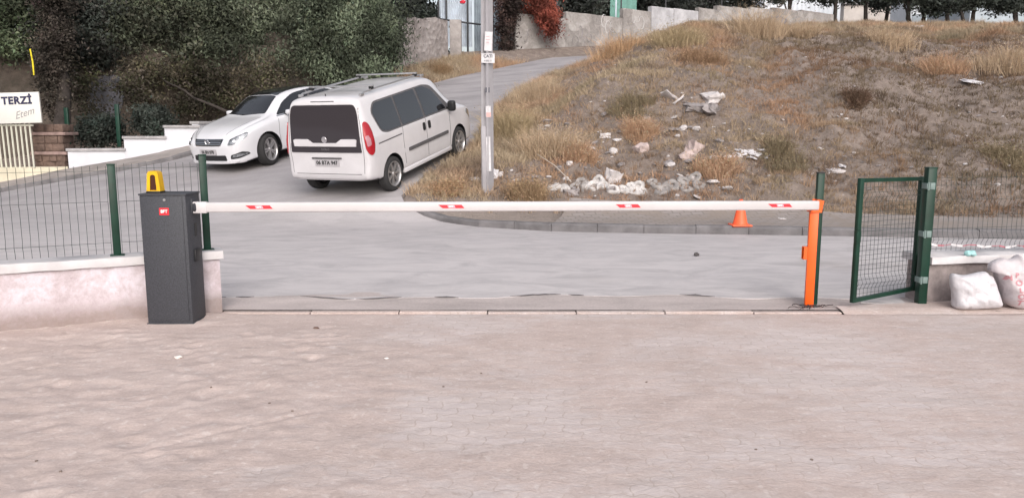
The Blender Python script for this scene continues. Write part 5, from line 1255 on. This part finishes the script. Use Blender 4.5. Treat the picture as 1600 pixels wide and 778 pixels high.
q = tbase(-240, 32); tree('conifer', q, [B_(-240, 40, 32, 3.4, 1.6, 1.9), B_(-260, -40, 32, 3.2, 1.8, 2.0)], 12000, .12, M_leafd, 'blackish conifer farthest left outside the photo', group='dark conifers behind the shade trees', seed=19, fill=0., clump=.4, tr=.2)
q = tbase(85, 21.6); tree('ivy_trunk', (q[0], 21.6, Hs(q[0], 21.6)), [B_(86, 165, 21.6, .36, .35, .75), B_(80, 110, 21.6, .5, .4, .7), B_(88, 60, 21.6, .5, .4, .7), B_(84, 0, 21.6, .6, .5, .8)], 15000, .042, M_ivy,
     'dark brown ivy wrapped trunk standing behind the stone pillar', group=None, seed=15, limbs=False, tr=.22, fill=.2, clump=.12)
tree('scrub_tree', (lambda q: (q[0], 23.0, Hs(q[0], 23.0)))(at(400, 160, 23.0)), [B_(410, 115, 23.6, .9, .5, .45), B_(350, 140, 23.8, .7, .3, .6), B_(290, 115, 23.6, .9, .3, .4), B_(300, 165, 23.6, .5, .3, .35), B_(225, 110, 23.3, .5, .3, .4), B_(225, 160, 23.0, .45, .25, .45), B_(150, 178, 22.6, .3, .2, .3), B_(200, 135, 23.0, .3, .2, .4), B_(128, 135, 22.6, .3, .2, .6)], 14000, .05, M_ivy,
     'sparse brown green creeper over the retaining wall behind the saloon', 'creeper', seed=17, limbs=False, tr=.05, base_tone=(1.0, 1.25, .8), fill=.3)
for i, (px, D, s_) in enumerate(((-60, 33, 3.2), (80, 34, 3.2), (220, 34, 3.3), (350, 35, 3.2), (470, 36, 3.2), (590, 37, 2.3), (658, 40.5, 1.15))):
    q = tbase(px, D); tree('conifer', q, [B_(px, 40, D, s_, 1.6, 1.7), B_(px - 20, -40, D, s_, 1.8, 2.0)], 15000, .11, M_leafd,
     ['blackish conifer far left behind the sign tree', 'blackish conifer behind the ivy trunk', 'blackish conifer behind the plaster patch tree', 'blackish conifer behind the saloon tree', 'blackish conifer behind the drooping tree', 'blackish conifer at the right end of the drooping tree', 'blackish conifer left of the sheet metal gate'][i], group='dark conifers behind the shade trees', seed=20 + i, fill=0., clump=.4, tr=.2)
# dark tree mass at the gate and behind the graffiti wall
tree('ivy_trunk', tbase(790, 36.3), [B_(790, 75, 36.3, .28, .28, .55), B_(791, 40, 36.3, .42, .35, .7), B_(795, 5, 36.3, .6, .5, .8)], 9000, .06, M_ivy, 'dark ivy covered trunk at the left end of the graffiti wall', seed=31, limbs=False, fill=.2, clump=.15, base_tone=(.7, .55, .6))
tree('rust_tree', tbase(846, 38.2), [B_(835, -2, 37.2, .95, .5, .5), B_(850, 14, 36.9, .6, .35, .45), B_(860, 30, 36.9, .42, .3, .38), B_(864, 44, 37.0, .22, .2, .22), B_(815, -15, 37.6, .9, .6, .5)], 12000, .075, M_leafr, 'rust red dead tree drooping over the graffiti wall', seed=33, down=.6, asp=.25, clump=.16, base_tone=(1, .9, .9))
for i, (px, D, s_, py) in enumerate(((830, 42, 1.5, 8), (895, 44, 1.7, 5), (935, 47, 1.6, 0), (1010, 49, 1.7, 4), (1050, 48, 1.7, 4), (1100, 50, 1.7, 2), (1150, 51, 1.6, 3))):
    q = tbase(px, D); tree('conifer', (q[0], D, q[2]), [B_(px, py + 14, D, s_ * .9, 1.0, .9), B_(px + 5, py - 20, D, s_, 1.2, 1.4)], 11000, .10, M_leafd, ['dark conifer behind the red tree', 'dark conifer right of the red tree', 'dark conifer left of the turquoise sheet', 'dark conifer right of the turquoise sheet', 'dark conifer above the whitewashed wall section', 'dark conifer above the last wall steps', 'dark conifer at the right end of the graffiti wall'][i],
     group='dark conifers behind the graffiti wall', seed=40 + i, fill=0., clump=.3, tr=.13, base_tone=(.9, .85, .9))
q = at(975, 15, 45); mb = MB(); mb.rbox((q.x, 45.3, 8.3), (1.5, .05, 1.6), .01); lone(mb, 'green_sheet', mat('turquoise sheet', (.12, .28, .24), .6, (3, .3)), (q.x, 45.3, 7.5), 'turquoise green metal sheet seen between the dark conifers', 'sheet')
t = thing('iron_fence', (7, 42.5, 7.2), 'row of dark iron stakes rising behind the graffiti wall', 'fence')
for px, s_, z_ in ((878, .155, 8.6), (966, .37, 9.6), (971, .39, 9.6), (1042, .57, 9.6), (1128, .82, 9.8)):
    p = wa + wu * s_ - gn * .45; mb = MB(); mb.rbox((p.x, p.y, z_ - 1.6), (.07, .07, 3.6), .01); mb.build('stake', M_iron if px != 966 else M_sheet, t, 30, True)
# beyond the crest on the right
def building(name, px0, px1, D, y0, z1, m, label, depth=6, corr=False, roof=None):
    a = at(px0, 30, D); b = at(px1, 30, D); z0_ = Hs(a.x, D) - .5; t = thing(name, ((a.x + b.x) / 2, D, z0_), label, 'building' if not corr else 'metal hall')
    mb = MB(); mb.box(((a.x + b.x) / 2, D + depth / 2, (z0_ + z1) / 2), (b.x - a.x, depth, z1 - z0_)); mb.build('wall', m, t, False, True)
    if corr: corrugated('cladding', (a.x, D - .06), (b.x, D - .06), z0_, z1 - .1, m, t, .35)
    mb = MB(); mb.box(((a.x + b.x) / 2, D + depth / 2, z1 + .13), (b.x - a.x + .5, depth + .5, .25)); mb.build('roof', roof or M_copg, t, False, True)
    return t, a, b
M_hall = mat('white cladding', (.72, .75, .80), .6, (1, .1)); M_bc = mat('cream render', (.55, .50, .47), .9, (1, .15)); M_bg = mat('blue grey render', (.40, .45, .50), .8, (1, .15))
building('metal_hall', 1190, 1312, 64, 0, 13.0, M_hall, 'white corrugated metal hall beyond the crest of the slope', 7, True)
t, a, b = building('house', 1318, 1412, 70, 0, 12.6, M_bc, 'cream house between two trunks beyond the crest', 7); 
mb = MB(); mb.box((a.x + 2.6, 69.97, 10.6), (1.5, .08, 1.0)); mb.build('window', M_glass, t, False, True)
t, a, b = building('white_shed', 1421, 1446, 58, 0, 12.4, M_hall, 'narrow white shed beyond the crest between two trunks', 3)
mb = MB(); mb.box(((a.x + b.x) / 2, 57.97, 9.4), (.8, .08, 1.2)); mb.build('door', M_bg, t, False, True)
t, a, b = building('house', 1515, 1580, 68, 0, 12.6, M_bg, 'blue grey house at the far right beyond the crest', 7)
for dx in (.9, 2.4): mb = MB(); mb.box((a.x + dx, 67.97, 10.3), (.9, .08, .8)); mb.build('window', M_glass, t, False, True)
crumple('covered_heap', at(1210, 36, 47) - Vector((0, 0, .45)), (1.7, 1.2, 1.15), mat('grey tarpaulin', (.17, .18, .21), .6, (2, .3)), 'grey tarpaulin covered heap in front of the white hall', 'heap', 6, .2)
for i, (px, D, s_, py, n_) in enumerate(((1231, 50, 1.3, -8, 6000), (1304, 51, 1.4, -6, 6500), (1352, 52, 1.4, -5, 6500), (1420, 50, 1.2, -8, 5000), (1445, 51, 1.2, -2, 7000), (1480, 49, 1.5, 8, 12000), (1520, 50, 1.4, 2, 9000), (1585, 49, 1.6, 10, 12000), (1385, 56, 1.3, 6, 7000), (1640, 50, 1.6, 5, 8000), (1500, 60, 3.0, 8, 9000))):
    q = tbase(px, D); tree('pine_tree', (q[0], D, q[2]), [B_(px - 14, py, D, s_, 1, .55), B_(px + 12, py - 12, D, s_, 1, .6), B_(px, py - 60, D, s_ * 1.3, 1.3, 1.4)], n_, .10, M_leafd,
     ['thin trunked pine in front of the left half of the white hall', 'pine at the right end of the white hall', 'pine in front of the cream house', 'pine left of the narrow white shed', 'pine just right of the narrow white shed', 'bushy pine right of the white shed', 'pine in front of the blue grey house', 'bushy pine at the far right edge', 'pine behind the cream house corner', 'pine outside the right edge of the hall yard', 'wide pine far behind the white shed'][i],
     group='pines beyond the crest', seed=60 + i, fill=.1, clump=.26, tr=.14, base_tone=(1.1, 1.15, 1.05))
# bushes behind the white wall
def bush(name, c, r3, n, size, m, label, cat='bush', seed=1, tone=(1, 1, 1), var=.3, down=0., asp=.4, clump=.12, group=None):
    c = Vector(c); t = thing(name, c, label, cat, group); mb = MB(); r = random.Random(seed)
    for i in range(9):
        a = r.uniform(0, 6.28); k = r.uniform(.3, .8); e = c + Vector((math.cos(a) * r3[0] * k, math.sin(a) * r3[1] * k, r3[2] * r.uniform(.9, 1.6))); mb.tube([c - Vector((0, 0, .1)), c.lerp(e, .5) + Vector((0, 0, .08)), e], [.022, .014, .006], 5)
    mb.build('stems', M_bark, t, False, True)
    foliage('leaves', [(c + Vector((0, 0, r3[2] * .95)), r3)], n, size, m, t, tone, var, seed, clump, down, asp, fill=.15); return t
for px, py, D, r3, lb, sd__ in ((158, 205, 20.9, (.62, .4, .42), 'wide dark green bush behind the lowest step of the white wall', 81), (238, 188, 21.2, (.45, .35, .42), 'rounder dark green bush behind the middle step of the white wall', 82)):
    q = at(px, py, D); zb = q.z - r3[2] * .95; bush('bush', (q.x, D, zb), r3, 7000, .05, M_leafd, lb, seed=sd__, tone=(1.1, 1.5, 1.3), group='bushes behind the white wall')
# ------------------------------------------------------------------ dry grass
def blades(C, Hh, per, wd, r, lean=.5, sp=.07, tone=None, heads=False):
    n = len(C); k = np.repeat(np.arange(n), per); N = len(k); hh = Hh[k] * r.uniform(.45, 1.15, N); a = r.uniform(0, 2 * np.pi, N); rad = sp * np.sqrt(r.uniform(0, 1, N)) * (Hh[k] / .3)
    P = C[k] + np.stack([np.cos(a) * rad, np.sin(a) * rad, np.zeros(N) - .03], 1)
    ll = lean * r.uniform(.1, 1.2, N); a2 = a + r.normal(0, .7, N); dx, dy = np.cos(a2) * ll, np.sin(a2) * ll
    wv_ = r.uniform(0, 2 * np.pi, N); wx, wy = np.cos(wv_) * wd / 2, np.sin(wv_) * wd / 2; V = np.zeros((N, 6, 3))
    for j, (f, ww, bb) in enumerate(((0, 1, 0), (.55, .8, .35), (1, .15, 1))):
        cx_ = P[:, 0] + dx * hh * bb; cy_ = P[:, 1] + dy * hh * bb; cz_ = P[:, 2] + hh * f * (1 - .25 * ll * f)
        V[:, 2 * j, 0] = cx_ - wx * ww; V[:, 2 * j, 1] = cy_ - wy * ww; V[:, 2 * j, 2] = cz_; V[:, 2 * j + 1, 0] = cx_ + wx * ww; V[:, 2 * j + 1, 1] = cy_ + wy * ww; V[:, 2 * j + 1, 2] = cz_
    b0 = np.arange(N)[:, None] * 6; F = np.concatenate([b0 + np.array([[0, 1, 3, 2]]), b0 + np.array([[2, 3, 5, 4]])], 0)
    T = np.repeat(np.clip(tone[k] * (1 + r.uniform(-.25, .25, (N, 1))), 0, 4), 6, 0); return V.reshape(-1, 3), F, T
M_grass = leaf_mat('dry grass blades', (.43, .35, .265), .9)
r = np.random.default_rng(99); N0 = 120000
gx_ = r.uniform(-6.5, 21, N0); gy_ = r.uniform(12.7, 34.5, N0); keep = np.abs(gx_) < gy_ * .70
dR = polydist(gx_, gy_, RED); dL = -polydist(gx_, gy_, LED); yy_ = gy_ + .12 * np.clip(gx_, 0, 30)
on = ((dR > .05) & (yy_ > 13.9) & (polydist(gx_, gy_, KERB) > .35)) | ((dR > .3) & (yy_ > 13.4) & (polydist(gx_, gy_, KERB) > .35) & (r.uniform(0, 1, N0) < .25)) | ((dL > .1) & (dL < 2.2) & (gy_ > 23.5) & (r.uniform(0, 1, N0) < .6))
dens = fbm(gx_ * .55, gy_ * .55, 77, 3); d2 = fbm(gx_ * 2.2, gy_ * 2.2, 78, 2)
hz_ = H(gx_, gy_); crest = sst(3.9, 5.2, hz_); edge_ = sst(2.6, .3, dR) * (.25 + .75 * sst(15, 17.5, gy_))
bare = sst(6, 9, gx_) * sst(25.5, 23, gy_) * .22 + sst(.8, 2, gx_) * sst(6.5, 4, gx_) * sst(21, 19, gy_) * sst(14.5, 16, gy_) * .06
pr = sst(.46, .62, dens * .7 + d2 * .3 + .16 * crest + .22 * edge_ - bare + .02)
keep &= on & (r.uniform(0, 1, N0) < (.42 + .5 * pr)); gx_, gy_, crest, edge_, dens, d2, hz_, pr_ = [a_[keep] for a_ in (gx_, gy_, crest, edge_, dens, d2, hz_, pr)]; T_pr = pr_[:, None]
n = len(gx_); hue = fbm(gx_ * .8, gy_ * .8, 90, 3)[:, None]; hue = np.clip((hue - .36) / .28, 0, 1)
tan_ = np.array([[1.0, .98, .92]]); org_ = np.array([[1.12, .90, .80]]); grn_ = np.array([[.72, .74, .66]]); brn_ = np.array([[.56, .50, .50]])
T = tan_ * (1 - hue) + org_ * hue; gm = sst(.60, .68, fbm(gx_ * .6, gy_ * .6, 95, 3))[:, None]; T = T * (1 - .7 * gm) + grn_ * .7 * gm
bm_ = sst(.5, .62, fbm(gx_ * 1.5, gy_ * 1.5, 97, 3))[:, None]; T = T * (1 - .7 * bm_) + brn_ * .7 * bm_
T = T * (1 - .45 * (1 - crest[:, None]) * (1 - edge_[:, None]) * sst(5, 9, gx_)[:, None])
T = T * (.80 + .20 * T_pr) * (1 - (1 - T_pr) * np.array([[0, .04, .06]]))
Hh = (.10 + .14 * r.uniform(0, 1, n) + .06 * crest + .13 * edge_) * (.6 + .8 * d2) * (.85 + .15 * pr_)
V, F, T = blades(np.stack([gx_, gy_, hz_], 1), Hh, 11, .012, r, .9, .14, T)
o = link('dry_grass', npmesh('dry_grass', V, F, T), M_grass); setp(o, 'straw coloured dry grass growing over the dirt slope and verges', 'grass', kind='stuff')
print('GRASS tufts', n)
def tuft(px, py, rad, ht, tone, label, seed, per=420, cat='shrub', D=None, lean=.9, name='dry_shrub', wd=.009):
    g_ = gnd(px, py); r = np.random.default_rng(seed); t = thing(name, g_, label, cat); k = 26; a = r.uniform(0, 6.28, k); rr_ = rad * np.sqrt(r.uniform(0, 1, k)) * .7
    X = g_.x + np.cos(a) * rr_; Y = g_.y + np.sin(a) * rr_; Z = H(X, Y); C = np.stack([X, Y, Z], 1); hh = ht * (1 - .5 * (rr_ / rad)) * r.uniform(.7, 1.1, k)
    V, F, T = blades(C, hh, per // 7, wd, r, lean, rad * .25, np.repeat(np.array([tone]), k, 0)); V -= np.array(t.location)
    link('stalks', npmesh('stalks', V, F, T), M_grass, t)
    # seed heads / small leaves
    nl_ = per * 4; kk = r.integers(0, k, nl_); P = C[kk] + r.normal(size=(nl_, 3)) * np.array([rad * .38, rad * .38, 0]); P[:, 2] = H(P[:, 0], P[:, 1]) + np.abs(r.normal(.5, .28, nl_)) * hh[kk] * 1.0
    V, F = leafquads(P, .020, r, .4); V -= np.array(t.location); link('seed_heads', npmesh('seed_heads', V, F, np.repeat(tones(nl_, tone, .3, r), 4, 0)), M_grass, t)
OR = (1.12, .88, .76); TN = (1.15, 1.06, .97); OL = (.56, .55, .47); BR = (.34, .27, .25); YG = (.92, .88, .72)
for a_ in ((1000, 212, .45, .5, OR, 'rust orange grass tuft below the olive shrub', 1), (905, 250, .42, .5, OR, 'rust orange grass tuft above the ring shaped concrete pieces', 2), (1120, 272, .55, .45, OR, 'rust orange tuft right of the pinkish rock', 3),
           (858, 235, .7, .8, TN, 'big tan dry shrub right of the electricity pole', 4), (790, 215, .55, .95, YG, 'yellow green weeds close to the electricity pole', 5), (838, 160, .8, .8, TN, 'tan shrub where the slope meets the upper road', 6),
           (985, 172, .7, .4, OL, 'low olive green shrub left of the white slabs', 7), (1222, 262, .6, .45, OL, 'low olive shrub right of the broken tiles', 8), (1334, 158, .42, .4, BR, 'dark brown dead shrub in the middle of the bare slope', 9),
           (822, 312, .45, .5, (.8, .68, .55), 'brown dry weeds at the slope foot right of the pole', 10), (1062, 72, .8, .9, YG, 'yellow green tall weeds in front of the whitewashed wall', 11), (1182, 58, .7, 1.2, TN, 'tallest tan weeds on the left end of the crest', 12),
           (965, 88, .8, .9, (1.2, .95, .75), 'tan shrub on the shoulder in front of the graffiti', 13), (1478, 108, .7, .6, OR, 'orange tan tuft near the crest on the right', 14), (1575, 108, .9, .8, TN, 'large tan tuft by the right edge near the crest', 15),
           (1575, 250, .6, .45, OL, 'low olive shrub at the right edge of the bare slope', 16), (700, 300, .40, .24, (.95, .75, .6), 'flattened dry weeds between the van wheel and the pole', 17), (1255, 60, .6, .6, TN, 'tan tuft on the crest in front of the white hall', 18),
           (1100, 95, .7, .55, (.75, .6, .5), 'brownish shrub below the yellow green weeds', 19), (640, 150, .7, .5, (.5, .5, .38), 'olive brown scrub on the bank under the rubble wall', 20), (690, 115, .6, .5, (.75, .62, .48), 'dry brown scrub under the rubble wall near the gate pillar', 21), (1395, 70, .7, .6, TN, 'tan tuft halfway along the crest', 22)):
    tuft(*a_)
# ------------------------------------------------------------------ rubble
M_pale = mat('pale broken concrete', (.56, .52, .52), .9, (8, .25), (25, .5, .01)); M_pink = mat('pinkish broken plaster', (.50, .40, .38), .9, (8, .3), (25, .5, .01)); M_tile = mat('white broken tile', (.66, .64, .67), .5)
M_gray = mat('grey broken concrete', (.30, .27, .27), .95, (5, .4), (20, .6, .02))
def chunk(name, px, py, d, m, label, cat, seed, rot=(0, 0, 0), group=None, sink=.25):
    g_ = gnd(px, py); bm = bmesh.new(); bmesh.ops.create_cube(bm, size=1); rr_ = random.Random(seed)
    bmesh.ops.subdivide_edges(bm, edges=bm.edges[:], cuts=2, use_grid_fill=True)
    for v in bm.verts: v.co = Vector([c + rr_.uniform(-.11, .11) for c in v.co]); v.co = Vector((v.co.x * d[0], v.co.y * d[1], v.co.z * d[2]))
    me = bpy.data.meshes.new(name); bm.to_mesh(me); bm.free(); o = link(name, me, m); o.location = g_ + Vector((0, 0, d[2] * (.5 - sink))); o.rotation_euler = [R(a) for a in rot]; return setp(o, label, cat, group)
chunk('concrete_slab', 1046, 155, (.36, .26, .06), M_pale, 'white slab tilted on edge high on the slope', 'slab', 1, (-20, 38, 10)); chunk('concrete_slab', 1060, 160, (.30, .22, .05), M_pale, 'pale slab leaning against the tilted white slab', 'slab', 2, (-15, -38, 0))
chunk('concrete_block', 1113, 158, (.42, .32, .20), M_pale, 'white broken block lying flat right of the tilted slabs', 'block', 3, (10, -8, 20)); chunk('concrete_block', 1086, 172, (.48, .34, .16), M_gray, 'grey broken slab below the white block', 'block', 4, (14, 6, 5)); chunk('concrete_block', 1112, 177, (.38, .3, .2), M_gray, 'grey lump below the white block', 'block', 5, (12, 20, 60))
chunk('rock', 1084, 240, (.28, .24, .28), M_pink, 'upright pinkish rock above the concrete rings', 'rock', 6, (0, 20, 30)); chunk('rock', 1072, 247, (.30, .2, .16), M_pink, 'flat pinkish rock leaning on the upright one', 'rock', 7, (0, -20, 10))
chunk('rock', 1001, 238, (.28, .22, .18), M_pink, 'pinkish rock alone left of the upright rock', 'rock', 8, (5, -20, 30)); chunk('concrete_slab', 1519, 129, (.42, .32, .06), M_tile, 'white slab lying alone on the slope near the right edge', 'slab', 9, (14, 3, 20))
chunk('concrete_slab', 1428, 44, (.60, .4, .10), M_tile, 'white slab on the crest by the white shed', 'slab', 10, (8, 0, 0)); chunk('litter', 612, 127, (.22, .16, .10), M_tile, 'white litter on the left edge of the upper road', 'litter', 11)
chunk('concrete_block', 772, 278, (.11, .11, .20), M_tile, 'white upright block at the pole foot', 'block', 12, (0, 8, 20)); chunk('concrete_block', 781, 276, (.12, .1, .11), M_pale, 'small pale block beside the upright one at the pole', 'block', 13); chunk('concrete_block', 741, 284, (.20, .14, .10), M_pale, 'pale chunk left of the pole in the weeds', 'block', 14)
chunk('concrete_slab', 972, 207, (.20, .10, .05), M_gray, 'dark edged thin slab beside the orange tuft', 'slab', 15, (0, 10, 10)); chunk('litter', 1304, 270, (.30, .2, .06), M_pale, 'pale shards on the lower slope behind the green post', 'shards', 16, (10, 0, 0)); chunk('litter', 1318, 262, (.2, .12, .05), M_tile, 'small white shard behind the green post', 'shards', 17, (10, 10, 50))
chunk('rock', 892, 305, (.26, .2, .12), M_gray, 'grey stone below the left concrete rings', 'rock', 18); chunk('litter', 1213, 352, (.16, .12, .06), M_tile, 'white litter on the paving right of the cone', 'litter', 19); chunk('litter', 1222, 346, (.1, .08, .07), M_pale, 'pale litter scrap behind the white one right of the cone', 'litter', 20)
chunk('rock', 945, 215, (.22, .16, .12), M_pale, 'pale stone left of the dark edged slab', 'rock', 21); chunk('litter', 964, 220, (.16, .1, .05), M_tile, 'white shard just below the dark edged slab', 'shards', 22, (0, 0, 30)); chunk('litter', 883, 218, (.13, .1, .05), M_tile, 'white shard left above the orange tuft', 'shards', 23); chunk('litter', 890, 257, (.12, .1, .08), M_pale, 'pale cube shaped chunk under the orange tuft', 'shards', 24)
rr = random.Random(12)
for i in range(24):
    chunk('broken_tile', 1126 + rr.uniform(0, 72), 236 + rr.uniform(0, 14), (rr.uniform(.09, .25), rr.uniform(.07, .15), .03), M_tile, 'white broken tile in the scattered patch on the slope', 'tile', 40 + i, (rr.uniform(-15, 25), rr.uniform(-20, 20), rr.uniform(0, 90)), 'broken white tiles', sink=-.2)
# fused concrete rings
def rings(px, py, cs, rad, label, seed, m, tilt=52, hole=True):
    g_ = gnd(px, py); tilt -= 14; t = thing('ring_block', g_ + Vector((0, 0, -.05)), label, 'ring block', 'cast ring pieces at the foot of the slope'); t.rotation_euler = (R(tilt), R(random.Random(seed).uniform(-12, 12)), R(random.Random(seed + 1).uniform(-25, 25)))
    for (x, y) in cs:
        mb = MB(); k = rad; ih = random.Random(seed * 7 + int(x * 5)).uniform(.22, .36); prof = [(0, .02), (k * ih, .02), (k * ih, .05), (k * (ih + .12), .07), (k * .8, .075), (k * .98, .05), (k, .02), (k * .96, 0)] if hole else [(0, 0), (k, 0), (k, .06), (k * .7, .10), (0, .12)]
        mb.lathe(prof, 22, Matrix.Translation((x * rad, y * rad + rad, random.Random(seed + int(x * 9)).uniform(0, .02)))); 
        jr = random.Random(seed * 13 + int(x * 31)); ca = Vector((x * rad, y * rad + rad, 0)); Rj = Matrix.Rotation(R(jr.uniform(-22, 22)), 3, 'X') @ Matrix.Rotation(R(jr.uniform(-22, 22)), 3, 'Y'); kj = jr.uniform(.78, 1.15)
        mb.v = [tuple(ca + Rj @ ((Vector(v) - ca) * (kj * (1 + .28 * (float(vn((v[0] - ca.x) * 22 + seed, (v[1] - ca.y) * 22 + v[2] * 18, int(x * 9) + 40)) - .5))))) for v in mb.v]
        mb.build('ring', m, t, 40)
M_ring = mat('off-white cast ring', (.54, .51, .50), .8, (9, .3), (25, .4, .008)); M_ring2 = mat('greyish cast ring', (.31, .285, .275), .85, (9, .3), (25, .4, .008))
rings(872, 300, [(-.9, 0), (.6, .15), (1.6, -.5)], .10, 'leftmost clump of white ring pieces with three lumps', 1, M_ring, 50, False)
rings(903, 300, [(-.8, 0), (.9, .1), (0, 1.2)], .13, 'grey holed ring piece second from the left', 2, M_ring2); rings(930, 298, [(-1.5, .2), (-.2, 0), (1.2, .3), (.5, 1.4)], .13, 'white four lump ring piece third from the left', 3, M_ring)
rings(968, 303, [(-.6, .2), (.8, 0)], .13, 'white two lump ring piece under a pale stone', 4, M_ring); rings(997, 303, [(-.8, .9), (.7, 1.1), (.9, -.2), (-.7, -.4)], .115, 'white four petal ring piece near the middle', 5, M_ring)
rings(1030, 302, [(-1.2, 1.3), (-.4, .6), (.9, .2), (.3, -.7)], .13, 'greyish ring piece right of the four petal one', 6, M_ring2); rings(1075, 300, [(-1.9, .3), (-.5, 1.1), (.9, 1.6), (-.2, -.5), (1.3, .1)], .16, 'largest greyish ring piece at the right end of the row', 7, M_ring2)
chunk('rock', 957, 285, (.26, .2, .28), M_pale, 'pale grey rock standing behind the ring pieces', 'rock', 30, (10, 15, 30))
p0 = gnd(838, 250); p1 = gnd(892, 288)
mb = MB(); mb.tube([p0 + Vector((0, 0, .12)), p0.lerp(p1, .5) + Vector((.03, 0, .12)), p1 + Vector((0, -.05, .04))], [.006, .010, .012], 6); lone(mb, 'stick', mat('bleached stick', (.50, .44, .38), .9), p1, 'long thin bleached stick lying aslant above the ring pieces', 'stick', smooth=True)
# loose stones
protos = []
for i in range(6):
    bm = bmesh.new(); bmesh.ops.create_icosphere(bm, subdivisions=2, radius=.5); rr_ = random.Random(i)
    for v in bm.verts: v.co *= 1 + rr_.uniform(-.18, .18); v.co.z *= .6
    me = bpy.data.meshes.new('loose_stone'); bm.to_mesh(me); bm.free(); me.materials.append(M_pale if i % 2 else M_gray); protos.append(me)
rr = random.Random(5); cnt = 0
while cnt < 260:
    px = rr.uniform(775, 1595); py = rr.uniform(90, 335)
    if rr.random() > (1.0 if py > 170 and px < 1150 else .42): continue
    g_ = gnd(px, py, 12, 34)
    if polydist(np.array([g_.x]), np.array([g_.y]), RED)[0] < .2: continue
    s_ = rr.choice((.04, .05, .07, .09, .12, .16, .20) if px < 1150 and py > 180 else (.04, .05, .07, .09)) * rr.uniform(.8, 1.2); o = bpy.data.objects.new('loose_stone', protos[rr.randrange(6)]); S.collection.objects.link(o)
    o.location = g_ + Vector((0, 0, s_ * .15)); o.scale = (s_ * rr.uniform(.8, 1.5), s_, s_ * rr.uniform(.6, 1.1)); o.rotation_euler = (rr.uniform(-.4, .4), rr.uniform(-.4, .4), rr.uniform(0, 6)); setp(o, 'small loose stone scattered on the dirt slope', 'stone', 'loose stones on the dirt slope'); cnt += 1
